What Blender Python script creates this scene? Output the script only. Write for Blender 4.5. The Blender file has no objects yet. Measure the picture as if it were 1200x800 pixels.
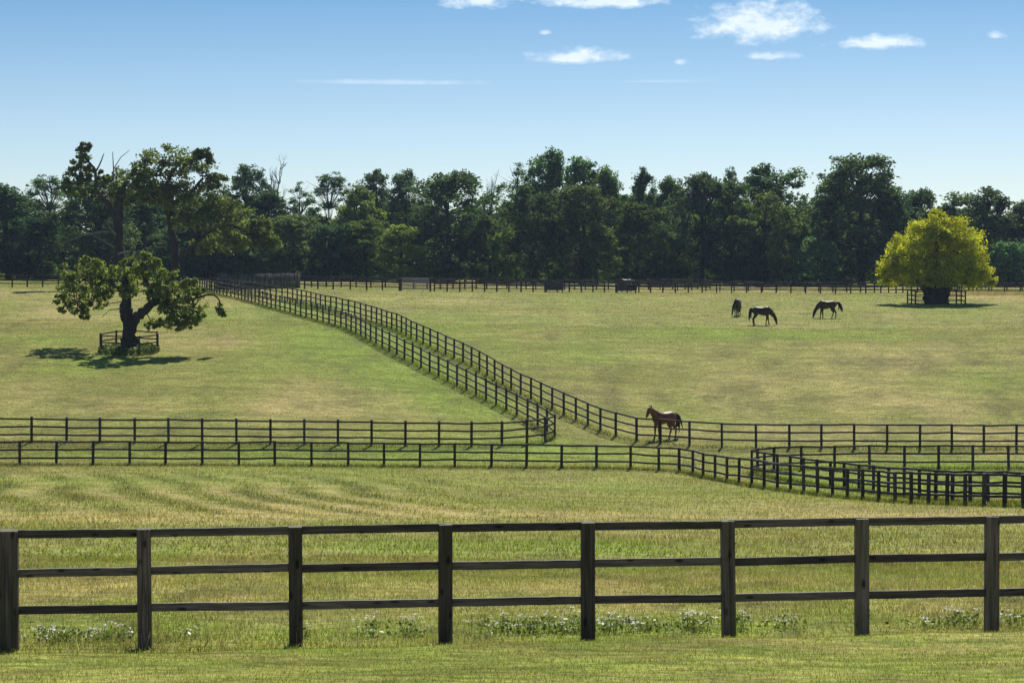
import bpy, math, random
import numpy as np
from mathutils import Vector, Matrix

R = math.radians
S = bpy.context.scene
COL = S.collection
rng = np.random.default_rng(7)
random.seed(7)

# ------------------------------------------------------------------ camera
cam_d = bpy.data.cameras.new('camera')
cam = bpy.data.objects.new('camera', cam_d)
COL.objects.link(cam)
cam.location = (0, 0, 0)
cam.rotation_euler = (R(90), 0, 0)
cam_d.sensor_width = 36
cam_d.lens = 75
cam_d.clip_start = 0.5
cam_d.clip_end = 20000
S.camera = cam
F = 2500.0            # the lens in photo pixels (1200 wide)

# ------------------------------------------------------------------ light
SUN_EL, SUN_AZ = R(46), R(13)      # azimuth from +Y towards +X
W = bpy.data.worlds.new('World')
S.world = W
W.use_nodes = True
nt = W.node_tree
N, L = nt.nodes, nt.links
N.clear()
def wn(t, **k):
    n = N.new(t)
    for a, b in k.items(): setattr(n, a, b)
    return n
def wmath(op, a, b=None, c=None, clamp=False):
    n = wn('ShaderNodeMath', operation=op, use_clamp=clamp)
    for i, v in enumerate((a, b, c)):
        if v is None: continue
        if isinstance(v, (int, float)): n.inputs[i].default_value = v
        else: L.new(v, n.inputs[i])
    return n.outputs[0]
out = wn('ShaderNodeOutputWorld')
bg = wn('ShaderNodeBackground')
bg.inputs['Strength'].default_value = 0.11
tc = wn('ShaderNodeTexCoord')
sky = wn('ShaderNodeTexSky', sky_type='NISHITA', sun_disc=False, sun_elevation=SUN_EL, sun_rotation=SUN_AZ,
         air_density=1.0, dust_density=0.4, ozone_density=2.5, altitude=0)
sep = wn('ShaderNodeSeparateXYZ'); L.new(tc.outputs['Generated'], sep.inputs[0])
el = wmath('ARCSINE', sep.outputs[2])                       # elevation, radians
az = wmath('ARCTAN2', sep.outputs[0], sep.outputs[1])       # azimuth from +Y
# deep polarised blue overhead, paling to the horizon
rmp = wn('ShaderNodeValToRGB')
t = wmath('MULTIPLY', el, 1.0 / R(60), clamp=True); L.new(t, rmp.inputs[0])
cr = rmp.color_ramp
SKY_RAMP = [(0.0, (.85, .79, .745)), (0.045, (.83, .79, .76)), (0.09, (.66, .71, .765)), (0.155, (0.335, 0.50, 0.63)), (0.4, (0.31, 0.46, 0.60)), (1.0, (0.29, 0.43, 0.57))]
while len(cr.elements) < len(SKY_RAMP): cr.elements.new(0.5)
for e, (p, c) in zip(cr.elements, SKY_RAMP):
    e.position = p; e.color = (*c, 1)
mul = wn('ShaderNodeMix', data_type='RGBA', blend_type='MULTIPLY'); mul.inputs[0].default_value = 1
L.new(sky.outputs[0], mul.inputs[6]); L.new(rmp.outputs[0], mul.inputs[7])
skycol = mul.outputs[2]
# small fair-weather clouds at their own bearings (degrees): az, el, half width, half height, strength
CLOUDS = [(-0.90, 9.05, 1.10, 0.40, 1.0), (2.45, 9.02, 1.65, 0.33, 1.0), (1.85, 7.56, 1.30, 0.28, .95),
          (0.90, 8.22, .17, .10, .7), (4.50, 7.42, .22, .14, .7), (6.65, 8.35, 1.65, .80, 1.0),
          (6.95, 7.55, .75, .16, .75), (9.75, 7.82, 1.15, .28, 1.0), (12.8, 7.93, .30, .15, .8), (10.3, 9.15, 1.0, .14, .6),
          (-3.2, 6.90, 2.6, .12, .5), (4.2, 6.92, 1.5, .06, .3), (-15, 12, 2.5, .8, .9), (16, 13, 3, .9, .9), (-40, 11, 4, .9, .8), (35, 14, 4, 1.1, .9), (-110, 13, 6, 1.4, .9), (120, 15, 6, 1.5, .9), (175, 12, 5, 1.2, .9)]
nz = wn('ShaderNodeTexNoise'); nz.inputs['Scale'].default_value = 1.0; nz.inputs['Detail'].default_value = 7; nz.inputs['Roughness'].default_value = .62
cv = wn('ShaderNodeCombineXYZ')
L.new(wmath('MULTIPLY', az, 85.0), cv.inputs[0]); L.new(wmath('MULTIPLY', el, 150.0), cv.inputs[1])
L.new(cv.outputs[0], nz.inputs['Vector'])
nval = wmath('SUBTRACT', nz.outputs[0], 0.5)
tot = None
shade = None
for (a0, e0, ra, re, st) in CLOUDS:
    dx = wmath('MULTIPLY', wmath('SUBTRACT', az, R(a0)), 1 / R(ra * 1.15))
    dz = wmath('MULTIPLY', wmath('SUBTRACT', el, R(e0)), 1 / R(re))
    low = wmath('MULTIPLY', wmath('MINIMUM', dz, 0.0), 1.0)       # flatter underside
    d2 = wmath('ADD', wmath('MULTIPLY', dx, dx), wmath('ADD', wmath('MULTIPLY', dz, dz), wmath('MULTIPLY', wmath('MULTIPLY', low, low), 2.0)))
    dens = wmath('SUBTRACT', 1.0, wmath('SQRT', d2))
    dens = wmath('MULTIPLY_ADD', nval, 2.0 if re > .12 else 1.0, dens)
    dens = wmath('MULTIPLY', dens, 1.5, clamp=True)
    dens = wmath('MULTIPLY', dens, st)
    tot = dens if tot is None else wmath('MAXIMUM', tot, dens)
cmix = wn('ShaderNodeMix', data_type='RGBA')
L.new(wmath('MULTIPLY', tot, 0.80), cmix.inputs[0]); L.new(skycol, cmix.inputs[6])
cc = wn('ShaderNodeMix', data_type='RGBA')
L.new(wmath('MULTIPLY_ADD', nval, 1.2, wmath('MULTIPLY', tot, 0.8), clamp=True), cc.inputs[0])
cc.inputs[6].default_value = (5.0, 6.4, 8.0, 1); cc.inputs[7].default_value = (8.0, 8.6, 8.9, 1)
L.new(cc.outputs[2], cmix.inputs[7])
L.new(cmix.outputs[2], bg.inputs['Color'])
L.new(bg.outputs[0], out.inputs['Surface'])

sun_d = bpy.data.lights.new('sun', 'SUN')
sun_d.energy = 5.0
sun_d.angle = R(0.55)
sun_d.color = (1.0, 0.95, 0.86)
sun = bpy.data.objects.new('sun', sun_d)
COL.objects.link(sun)
sd = Vector((math.sin(SUN_AZ) * math.cos(SUN_EL), math.cos(SUN_AZ) * math.cos(SUN_EL), math.sin(SUN_EL)))
sun.rotation_euler = sd.to_track_quat('Z', 'Y').to_euler()
sun.location = sd * 100
vs = S.view_settings
vs.view_transform = 'Standard'; vs.look = 'None'; vs.exposure = 0.25; vs.gamma = 1; vs.use_curve_mapping = False
S.cycles.max_bounces = 6
S.cycles.use_denoising = True
S.cycles.denoising_prefilter = 'ACCURATE'
S.cycles.diffuse_bounces = 5; S.cycles.transmission_bounces = 6
S.cycles.transparent_max_bounces = 8

# ------------------------------------------------------------------ helpers
def tag(o, label=None, cat=None, group=None, kind=None):
    if label: o['label'] = label
    if cat: o['category'] = cat
    if group: o['group'] = group
    if kind: o['kind'] = kind
    return o
def empty(name, loc, label, cat, group=None, rz=0):
    o = bpy.data.objects.new(name, None)
    COL.objects.link(o)
    o.location = loc; o.rotation_euler = (0, 0, rz); o.empty_display_size = .3
    return tag(o, label, cat, group)
def put(name, me, parent=None, loc=None):
    o = bpy.data.objects.new(name, me)
    COL.objects.link(o)
    if parent is not None: o.parent = parent
    if loc is not None: o.location = loc
    return o
def mesh(name, v, f, mat=None, smooth=False, attrs=None):
    """numpy verts (n,3) and faces: array (m,k) -> mesh"""
    me = bpy.data.meshes.new(name)
    v = np.asarray(v, np.float32); f = np.asarray(f, np.int32)
    n, m, k = len(v), len(f), f.shape[1]
    me.vertices.add(n); me.vertices.foreach_set('co', v.ravel())
    me.loops.add(m * k); me.loops.foreach_set('vertex_index', f.ravel())
    me.polygons.add(m)
    me.polygons.foreach_set('loop_start', np.arange(0, m * k, k, dtype=np.int32))
    me.polygons.foreach_set('loop_total', np.full(m, k, np.int32))
    if smooth: me.polygons.foreach_set('use_smooth', np.ones(m, bool))
    for an, (ty, arr) in (attrs or {}).items():
        a = me.attributes.new(an, ty, 'POINT')
        a.data.foreach_set('color' if ty == 'FLOAT_COLOR' else 'value', np.asarray(arr, np.float32).ravel())
    me.update(calc_edges=True)
    if mat: me.materials.append(mat)
    return me
class MB:
    """collects quads (and tris as degenerate-free quads) from boxes and tubes"""
    def __init__(s): s.v = []; s.f = []; s.n = 0
    def add(s, v, f):
        v = np.asarray(v, float); s.v.append(v); s.f.append(np.asarray(f, int) + s.n); s.n += len(v)
    def box(s, c, d, rz=0, jit=0):
        x, y, z = d[0] / 2, d[1] / 2, d[2] / 2
        v = np.array([[-x, -y, -z], [x, -y, -z], [x, y, -z], [-x, y, -z], [-x, -y, z], [x, -y, z], [x, y, z], [-x, y, z]])
        if jit: v += rng.normal(0, jit, v.shape)
        ca, sa = math.cos(rz), math.sin(rz)
        v = v @ np.array([[ca, sa, 0], [-sa, ca, 0], [0, 0, 1]]) + np.asarray(c)
        s.add(v, [[0, 3, 2, 1], [4, 5, 6, 7], [0, 1, 5, 4], [1, 2, 6, 5], [2, 3, 7, 6], [3, 0, 4, 7]])
    def tube(s, pts, rad, sides=7, lump=0.0):
        pts = np.asarray(pts, float); n = len(pts)
        ang = np.linspace(0, 2 * math.pi, sides, endpoint=False)
        rings = []
        for i in range(n):
            d = pts[min(i + 1, n - 1)] - pts[max(i - 1, 0)]
            d /= np.linalg.norm(d) + 1e-9
            up = np.array([0, 1, 0]) if abs(d[1]) < .8 else np.array([1, 0, 0])
            a = np.cross(d, up); a /= np.linalg.norm(a); b = np.cross(d, a)
            rr = rad[i] * (1 + (rng.normal(0, lump, sides) if lump else 0))
            rings.append(pts[i] + (np.cos(ang) * rr)[:, None] * a + (np.sin(ang) * rr)[:, None] * b)
        v = np.concatenate(rings)
        f = []
        for i in range(n - 1):
            for j in range(sides):
                f.append([i * sides + j, i * sides + (j + 1) % sides, (i + 1) * sides + (j + 1) % sides, (i + 1) * sides + j])
        s.add(v, f)
    def build(s, name, mat, smooth=False):
        return mesh(name, np.concatenate(s.v), np.concatenate(s.f), mat, smooth)
def smooth_path(pts, n=5):
    pts = np.asarray(pts, float)
    P = np.vstack([2 * pts[0] - pts[1], pts, 2 * pts[-1] - pts[-2]])
    o = []
    for i in range(1, len(P) - 2):
        p0, p1, p2, p3 = P[i - 1:i + 3]
        for k in range(n):
            t = k / n
            o.append(.5 * ((2 * p1) + (-p0 + p2) * t + (2 * p0 - 5 * p1 + 4 * p2 - p3) * t * t + (-p0 + 3 * p1 - 3 * p2 + p3) * t ** 3))
    o.append(pts[-1])
    return np.array(o)

# numpy value noise
def _hash(i, j, s):
    h = (i.astype(np.int64) * 374761393 + j.astype(np.int64) * 668265263 + s * 1442695041) & 0x7fffffff
    h = ((h ^ (h >> 13)) * 1274126177) & 0x7fffffff
    return ((h ^ (h >> 16)) & 0xffff) / 65535.0
def vnoise(x, y, s=0):
    i = np.floor(x); j = np.floor(y); fx = x - i; fy = y - j
    fx = fx * fx * (3 - 2 * fx); fy = fy * fy * (3 - 2 * fy)
    a = _hash(i, j, s); b = _hash(i + 1, j, s); c = _hash(i, j + 1, s); d = _hash(i + 1, j + 1, s)
    return (a * (1 - fx) + b * fx) * (1 - fy) + (c * (1 - fx) + d * fx) * fy
def fbm(x, y, s=0, o=4):
    r = 0; a = .5; t = 0
    for k in range(o):
        r = r + a * vnoise(x * 2 ** k + 17.3 * k, y * 2 ** k + 5.1 * k, s + k); t += a; a *= .5
    return r / t
def sstep(a, b, x):
    t = np.clip((x - a) / (b - a), 0, 1); return t * t * (3 - 2 * t)

# ------------------------------------------------------------------ terrain: a shallow valley, then a paddock hill
def pchip(X, Y):
    X = np.array(X, float); Y = np.array(Y, float); h = np.diff(X); dl = np.diff(Y) / h
    m = np.zeros(len(X)); m[0], m[-1] = dl[0], dl[-1]
    for i in range(1, len(X) - 1):
        if dl[i - 1] * dl[i] > 0:
            w1, w2 = 2 * h[i] + h[i - 1], h[i] + 2 * h[i - 1]
            m[i] = (w1 + w2) / (w1 / dl[i - 1] + w2 / dl[i])
    def f(x):
        x = np.clip(x, X[0], X[-1])
        k = np.clip(np.searchsorted(X, x) - 1, 0, len(X) - 2)
        t = (x - X[k]) / h[k]
        return ((1 + 2 * t) * (1 - t) ** 2 * Y[k] + t * (1 - t) ** 2 * h[k] * m[k] + t * t * (3 - 2 * t) * Y[k + 1] + t * t * (t - 1) * h[k] * m[k + 1])
    return f
prof_l = pchip([0, 20, 27, 45, 70, 90, 105, 112.5, 125, 140, 146, 152, 165, 193, 210, 240, 262, 290, 330, 400, 700, 1600],
               [-3.8, -3.79, -3.76, -4.45, -5.5, -6.02, -6.12, -5.30, -3.6, -1.6, -.75, 0, 1.2, 3.4, 4.5, 6.15, 7.1, 8.2, 9.9, 12.6, 20, 24])
prof_r = pchip([0, 20, 27, 45, 70, 78, 97, 105, 109, 117, 140, 159, 178, 215, 259, 266, 290, 330, 400, 700, 1600],
               [-3.8, -3.79, -3.74, -4.6, -5.8, -6.05, -6.58, -6.62, -6.5, -5.8, -2.7, -.1, 1.5, 3.9, 5.9, 6.15, 7.4, 9.2, 12.0, 19.5, 24])
def zg(x, y):
    x = np.asarray(x, float); y = np.asarray(y, float)
    u = 600 + F * x / np.maximum(y, 18)
    s = sstep(230, 860, u)
    z = prof_l(y) * (1 - s) + prof_r(y) * s
    z = z + (fbm(x / 9, y / 9, 3, 3) - .5) * .16 * sstep(30, 60, y)
    return z
def zgf(x, y): return float(zg(np.array([x]), np.array([y]))[0])
_Y = np.concatenate([np.arange(24, 330, .25)])
def at(u, v):
    """the point of the ground that a sight line meets"""
    x = (u - 600) / F * _Y
    d = -(v - 400) / F * _Y - zg(x, _Y)
    k = int(np.argmax(d <= 0)) if (d <= 0).any() else len(_Y) - 1
    y = _Y[k] if k == 0 else _Y[k - 1] + (_Y[k] - _Y[k - 1]) * d[k - 1] / (d[k - 1] - d[k] + 1e-12)
    return np.array([(u - 600) / F * y, y])
def lip_y(x): return 23.17 + .161 * x + (vnoise(np.asarray(x) * 1.3, np.asarray(x) * 0, 9) - .5) * .12

# grass colour over the place (dry, lush), as ellipses on the ground
PATCH = []
def patch(u, v, ru, rv, dry=0, lush=0, dark=0):
    c = at(u, v); a = at(u, v - rv); b = at(u, v + rv)
    PATCH.append((c[0], c[1], ru / F * c[1], max(1.0, abs(a[1] - b[1]) / 2), dry, lush, dark))
for p in [(430, 395, 95, 22, -.3, 1.5), (495, 440, 75, 22, -.3, 1.3), (550, 475, 55, 18, -.2, 1.1), (360, 360, 70, 8, 0, .8), (300, 375, 60, 12, 0, .5), (640, 520, 90, 8, -.3, .7), (690, 530, 100, 6, -.3, .7),
          (870, 390, 150, 7, -.2, .9), (960, 395, 110, 6, 0, .4), (180, 533, 260, 8, -.3, .7), (520, 532, 260, 8, -.3, .7), (1080, 545, 180, 7, -.4, .9), (1080, 570, 160, 14, -.4, 1.0), (950, 560, 50, 14, -.3, .8),
          (440, 465, 130, 16, .8, 0), (330, 478, 200, 10, .6, 0), (120, 470, 200, 20, .1, .1), (60, 345, 120, 10, .7, 0), (60, 370, 80, 10, .5, 0), (200, 385, 60, 8, .5, 0), (260, 400, 80, 8, .4, 0), (60, 398, 90, 6, 0, .5), (210, 430, 160, 10, 0, .4),
          (1000, 425, 200, 14, .4, 0, .25), (760, 465, 120, 16, .5, 0, .2), (1050, 470, 150, 14, .45, 0, .1), (800, 420, 150, 12, .1, .3), (600, 352, 220, 6, .5, .1), (900, 352, 260, 6, .4, .2), (1120, 362, 100, 6, .1, .4), (480, 350, 80, 6, .4, 0),
          (1170, 349, 60, 4, 1.2, -.3), (420, 332, 90, 2, 1.5, 0), (900, 341, 300, 2, .9, 0), (640, 336, 200, 2, .9, 0),
          (1000, 505, 250, 8, .5, 0), (150, 605, 220, 10, .8, 0), (600, 603, 260, 9, .7, 0), (1050, 605, 220, 7, .9, -.2), (350, 600, 120, 12, .5, 0), (850, 590, 120, 10, .4, 0),
          (400, 565, 300, 9, 0, .35), (150, 560, 160, 8, .1, .3), (700, 568, 160, 8, 0, .35), (1000, 595, 150, 5, .3, 0),
          (450, 640, 160, 12, 0, .7), (680, 642, 180, 9, 0, .55), (120, 640, 120, 8, .2, .4), (900, 645, 200, 9, .3, .15), (1120, 650, 100, 10, .3, .2),
          (200, 690, 260, 18, .7, 0), (600, 690, 260, 16, .6, 0), (1000, 690, 260, 16, .55, .1), (100, 735, 200, 12, 0, .5), (450, 742, 180, 10, 0, .4), (720, 738, 250, 12, -.1, .6), (1080, 728, 200, 12, -.1, .7)]:
    patch(*p)
BASE = np.array([.226, .230, .050]); DRY = np.array([.40, .325, .125]); LUSH = np.array([.205, .262, .036]); DARK = np.array([.105, .104, .030])
def swathe(x, y):
    return np.sin((x * .955 + y * .295 + fbm(x / 7, y / 9, 5, 2) * 2.4) * 2 * math.pi / 2.4)
def sw_mask(x, y):
    return sstep(60, 70, y) * (1 - sstep(94, 101, y)) * (1 - sstep(-7, 3, x)) * (.45 + .75 * vnoise(x / 6, y / 9, 77))
def gcol(x, y):
    """albedo of the turf at ground points"""
    x = np.asarray(x, float); y = np.asarray(y, float)
    f = sstep(40, 120, y); g = 1 + 1.6 * f
    def nz2(sx, sy, sd, o):
        return fbm(x / sx, y / sy, sd, o) * (1 - f) + fbm(x / (sx * 2.2), y / (sy * 3.2), sd + 3, o) * f
    dry = (nz2(2.0, 3.4, 11, 4) - .5) * 1.25 + .06
    lush = (nz2(2.6, 4.0, 21, 4) - .52) * 1.45 + .10
    dark = (nz2(.7, 1.5, 31, 3) - .55) * 1.6
    for (cx, cy, rx, ry, d, l, dk) in PATCH:
        w = np.exp(-(((x - cx) / rx) ** 2 + ((y - cy) / ry) ** 2) * 1.1)
        dry = dry + .92 * d * w; lush = lush + 1.15 * l * w; dark = dark + dk * w
    nr = 1 - sstep(45, 75, y)
    dry = dry + (fbm(x / .9, y / 1.6, 51, 3) - .5) * 1.5 * nr; dark = dark + np.clip(fbm(x / .45, y / .9, 55, 3) - .52, 0, 1) * 1.6 * nr
    # mowing swathes on the left of the front paddock
    sw = swathe(x, y)
    m = sw_mask(x, y)
    dry = dry + sw * m * .55; dark = dark + np.clip(-sw, 0, 1) * m * .55
    # verge in front of the fence: short and streaky
    vg = (y < lip_y(x) + .05)
    st = fbm(x / 2.2, y / .35, 61, 3)
    dry = np.where(vg, .22 + (st - .5) * 1.4, dry); lush = np.where(vg, .42 + (fbm(x / .8, y / .5, 71, 3) - .5) * 1.6, lush); dark = np.where(vg, 0, dark)
    dry = np.clip(dry, 0, 1)[..., None]; lush = np.clip(lush, 0, 1)[..., None]; dark = np.clip(dark, 0, .7)[..., None]
    c = BASE * (1 - dry) + DRY * dry
    c = c * (1 - lush) + LUSH * lush
    return c * (1 - dark) + DARK * dark

# ------------------------------------------------------------------ materials
def new_mat(name):
    m = bpy.data.materials.new(name); m.use_nodes = True
    m.node_tree.nodes.clear()
    return m, m.node_tree.nodes, m.node_tree.links
def ground_material():
    m, n, l = new_mat('turf')
    o = n.new('ShaderNodeOutputMaterial'); b = n.new('ShaderNodeBsdfPrincipled')
    b.inputs['Roughness'].default_value = .95; b.inputs['Specular IOR Level'].default_value = .12
    a = n.new('ShaderNodeAttribute'); a.attribute_name = 'tone'
    g = n.new('ShaderNodeNewGeometry')
    mp = n.new('ShaderNodeMapping'); mp.inputs['Scale'].default_value = (.42, .95, 1)
    l.new(g.outputs['Position'], mp.inputs[0])
    mult = a.outputs['Color']
    for sc, lo, hi, det in ((.55, .72, 1.28, 5), (3.2, .62, 1.38, 4), (14, .7, 1.3, 2)):
        t = n.new('ShaderNodeTexNoise'); t.inputs['Scale'].default_value = sc; t.inputs['Detail'].default_value = det; t.inputs['Roughness'].default_value = .6
        l.new(mp.outputs[0], t.inputs['Vector'])
        r = n.new('ShaderNodeMapRange'); r.inputs[1].default_value = .3; r.inputs[2].default_value = .7; r.inputs[3].default_value = lo; r.inputs[4].default_value = hi
        l.new(t.outputs[0], r.inputs[0])
        x = n.new('ShaderNodeMix'); x.data_type = 'RGBA'; x.blend_type = 'MULTIPLY'; x.inputs[0].default_value = 1
        l.new(mult, x.inputs[6]); l.new(r.outputs[0], x.inputs[7]); mult = x.outputs[2]
    l.new(mult, b.inputs['Base Color'])
    t = n.new('ShaderNodeTexNoise'); t.inputs['Scale'].default_value = 5; t.inputs['Detail'].default_value = 6; l.new(mp.outputs[0], t.inputs['Vector'])
    bp = n.new('ShaderNodeBump'); bp.inputs['Strength'].default_value = .9; bp.inputs['Distance'].default_value = .12
    l.new(t.outputs[0], bp.inputs['Height']); l.new(bp.outputs[0], b.inputs['Normal'])
    l.new(b.outputs[0], o.inputs[0])
    return m
def leaf_material(name, base, trans=.45, tcol=None, gloss=.06, attr=None, var=.5):
    """thin leaf: diffuse + translucent; tone varies by leaf and by plant (object colour)"""
    m, n, l = new_mat(name)
    o = n.new('ShaderNodeOutputMaterial')
    oi = n.new('ShaderNodeObjectInfo')
    a = n.new('ShaderNodeAttribute'); a.attribute_name = attr or 'tone'
    if attr:
        col = a.outputs['Color']; tc_ = col
    else:
        mx = n.new('ShaderNodeMix'); mx.data_type = 'RGBA'
        l.new(a.outputs['Fac'], mx.inputs[0])
        mx.inputs[6].default_value = (*[c * (1 - var) for c in base], 1); mx.inputs[7].default_value = (*[c * (1 + var) for c in base], 1)
        mu = n.new('ShaderNodeMix'); mu.data_type = 'RGBA'; mu.blend_type = 'MULTIPLY'; mu.inputs[0].default_value = 1
        l.new(mx.outputs[2], mu.inputs[6]); l.new(oi.outputs['Color'], mu.inputs[7])
        col = mu.outputs[2]; tc_ = col
    if tcol:
        mt = n.new('ShaderNodeMix'); mt.data_type = 'RGBA'; mt.blend_type = 'MULTIPLY'; mt.inputs[0].default_value = 1
        l.new(col, mt.inputs[6]); mt.inputs[7].default_value = (*tcol, 1); tc_ = mt.outputs[2]
    d = n.new('ShaderNodeBsdfDiffuse'); tr = n.new('ShaderNodeBsdfTranslucent'); gl = n.new('ShaderNodeBsdfGlossy'); gl.inputs['Roughness'].default_value = .45
    l.new(col, d.inputs[0]); l.new(tc_, tr.inputs[0])
    m1 = n.new('ShaderNodeMixShader'); m1.inputs[0].default_value = trans; l.new(d.outputs[0], m1.inputs[1]); l.new(tr.outputs[0], m1.inputs[2])
    m2 = n.new('ShaderNodeMixShader'); m2.inputs[0].default_value = gloss; l.new(m1.outputs[0], m2.inputs[1]); l.new(gl.outputs[0], m2.inputs[2])
    l.new(m2.outputs[0], o.inputs[0])
    return m
def solid(name, base, rough=.8, var=.35, scale=(6, 6, 6), bump=.3, spec=.25, bdist=.02, tint=None, rnd=False, knots=None, lit_top=None):
    """noise-varied solid in object space; each piece reads its own stretch of the noise"""
    m, n, l = new_mat(name)
    o = n.new('ShaderNodeOutputMaterial'); b = n.new('ShaderNodeBsdfPrincipled')
    b.inputs['Roughness'].default_value = rough; b.inputs['Specular IOR Level'].default_value = spec
    tcn = n.new('ShaderNodeTexCoord'); mp = n.new('ShaderNodeMapping'); mp.inputs['Scale'].default_value = scale
    oi = n.new('ShaderNodeObjectInfo'); mm = n.new('ShaderNodeMath'); mm.operation = 'MULTIPLY'; mm.inputs[1].default_value = 37.0
    l.new(oi.outputs['Random'], mm.inputs[0]); l.new(mm.outputs[0], mp.inputs['Location'])
    l.new(tcn.outputs['Object'], mp.inputs[0])
    t = n.new('ShaderNodeTexNoise'); t.inputs['Scale'].default_value = 1; t.inputs['Detail'].default_value = 6; t.inputs['Roughness'].default_value = .65
    l.new(mp.outputs[0], t.inputs['Vector'])
    r = n.new('ShaderNodeValToRGB'); r.color_ramp.elements[0].position = .32; r.color_ramp.elements[1].position = .72
    r.color_ramp.elements[0].color = (*[c * (1 - var) for c in base], 1); r.color_ramp.elements[1].color = (*[c * (1 + var) for c in base], 1)
    l.new(t.outputs[0], r.inputs[0])
    col = r.outputs[0]
    if tint:
        t2 = n.new('ShaderNodeTexNoise'); t2.inputs['Scale'].default_value = .33; t2.inputs['Detail'].default_value = 4; l.new(mp.outputs[0], t2.inputs['Vector'])
        rr = n.new('ShaderNodeMapRange'); rr.inputs[1].default_value = .5; rr.inputs[2].default_value = .68; l.new(t2.outputs[0], rr.inputs[0])
        mx = n.new('ShaderNodeMix'); mx.data_type = 'RGBA'; l.new(rr.outputs[0], mx.inputs[0]); l.new(col, mx.inputs[6]); mx.inputs[7].default_value = (*tint, 1)
        col = mx.outputs[2]
    if knots:
        vo = n.new('ShaderNodeTexVoronoi'); mk = n.new('ShaderNodeMapping'); mk.inputs['Scale'].default_value = knots
        l.new(mm.outputs[0], mk.inputs['Location']); l.new(tcn.outputs['Object'], mk.inputs[0]); l.new(mk.outputs[0], vo.inputs['Vector']); vo.inputs['Scale'].default_value = 1
        mr = n.new('ShaderNodeMapRange'); mr.inputs[1].default_value = .10; mr.inputs[2].default_value = .24; mr.inputs[3].default_value = .22; l.new(vo.outputs['Distance'], mr.inputs[0])
        t3 = n.new('ShaderNodeTexNoise'); t3.inputs['Detail'].default_value = 2; m3 = n.new('ShaderNodeMapping'); m3.inputs['Scale'].default_value = [q * 1.9 if q > 10 else q * .35 for q in scale]
        l.new(mm.outputs[0], m3.inputs['Location']); l.new(tcn.outputs['Object'], m3.inputs[0]); l.new(m3.outputs[0], t3.inputs['Vector']); t3.inputs['Scale'].default_value = 1
        mc = n.new('ShaderNodeMapRange'); mc.inputs[1].default_value = .30; mc.inputs[2].default_value = .40; mc.inputs[3].default_value = .35; l.new(t3.outputs[0], mc.inputs[0])
        mq = n.new('ShaderNodeMath'); mq.operation = 'MULTIPLY'; l.new(mr.outputs[0], mq.inputs[0]); l.new(mc.outputs[0], mq.inputs[1])
        mx = n.new('ShaderNodeMix'); mx.data_type = 'RGBA'; mx.blend_type = 'MULTIPLY'; mx.inputs[0].default_value = 1; l.new(col, mx.inputs[6]); l.new(mq.outputs[0], mx.inputs[7]); col = mx.outputs[2]
    if lit_top:      # upper faces painted paler: sunlit top edges put into the weathered wood colour
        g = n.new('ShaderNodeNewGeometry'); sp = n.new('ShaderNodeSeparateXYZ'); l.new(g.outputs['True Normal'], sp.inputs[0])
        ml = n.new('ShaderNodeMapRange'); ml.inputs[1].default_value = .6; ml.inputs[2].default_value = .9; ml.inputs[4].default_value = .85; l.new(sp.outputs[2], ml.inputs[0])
        mx = n.new('ShaderNodeMix'); mx.data_type = 'RGBA'; l.new(ml.outputs[0], mx.inputs[0]); l.new(col, mx.inputs[6]); mx.inputs[7].default_value = (*lit_top, 1); col = mx.outputs[2]
    if rnd:
        mr = n.new('ShaderNodeMapRange'); mr.inputs[3].default_value = .6; mr.inputs[4].default_value = 1.5; l.new(oi.outputs['Random'], mr.inputs[0])
        mx = n.new('ShaderNodeMix'); mx.data_type = 'RGBA'; mx.blend_type = 'MULTIPLY'; mx.inputs[0].default_value = 1; l.new(col, mx.inputs[6]); l.new(mr.outputs[0], mx.inputs[7]); col = mx.outputs[2]
    l.new(col, b.inputs['Base Color'])
    if bump:
        bp = n.new('ShaderNodeBump'); bp.inputs['Strength'].default_value = bump; bp.inputs['Distance'].default_value = bdist
        l.new(t.outputs[0], bp.inputs['Height']); l.new(bp.outputs[0], b.inputs['Normal'])
    l.new(b.outputs[0], o.inputs[0])
    return m
M_turf = ground_material()
M_blade = leaf_material('grass_blade', (.2, .2, .05), trans=.42, tcol=(1.15, 1.2, .7), attr='tone', gloss=.03)
M_post = solid('creosoted_post', (.125, .096, .088), rough=.8, var=.62, scale=(26, 26, 1.6), bump=.8, spec=.12, bdist=.012, tint=(.085, .082, .045), rnd=True, knots=(7, 7, 3.2))
M_rail = solid('creosoted_rail', (.120, .094, .088), rough=.75, var=.6, scale=(3.0, 30, 30), bump=.7, spec=.15, bdist=.01, tint=(.075, .073, .050), rnd=True, knots=(5.5, 9, 9), lit_top=(.24, .225, .17))
M_fpost = solid('weathered_post', (.048, .038, .039), rough=.8, var=.4, scale=(5, 5, 2), bump=.2, rnd=True)
M_frail = solid('weathered_rail', (.050, .040, .041), rough=.75, var=.4, scale=(2, 5, 5), bump=.2, rnd=True, lit_top=(.13, .12, .10))
M_cut = solid('sawn_end_grain', (.17, .165, .11), rough=.85, var=.5, scale=(20, 20, 20), bump=.4)
M_grey = solid('silvered_board', (.085, .08, .08), rough=.85, var=.35, scale=(4, 4, 1), bump=.3, rnd=True)
M_metal = solid('galvanised_steel', (.27, .28, .30), rough=.5, var=.15, scale=(6, 6, 6), bump=.05)
M_bark = solid('bark', (.050, .042, .036), rough=.95, var=.5, scale=(2.6, 2.6, .9), bump=1, bdist=.12, spec=.1)
M_bark2 = solid('woodland_bark', (.040, .036, .034), rough=.95, var=.4, scale=(2, 2, .6), bump=.6, bdist=.1, spec=.1)
M_dead = solid('silver_dead_wood', (.17, .16, .15), rough=.9, var=.35, scale=(2, 2, 2), bump=.4, bdist=.03)

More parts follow.
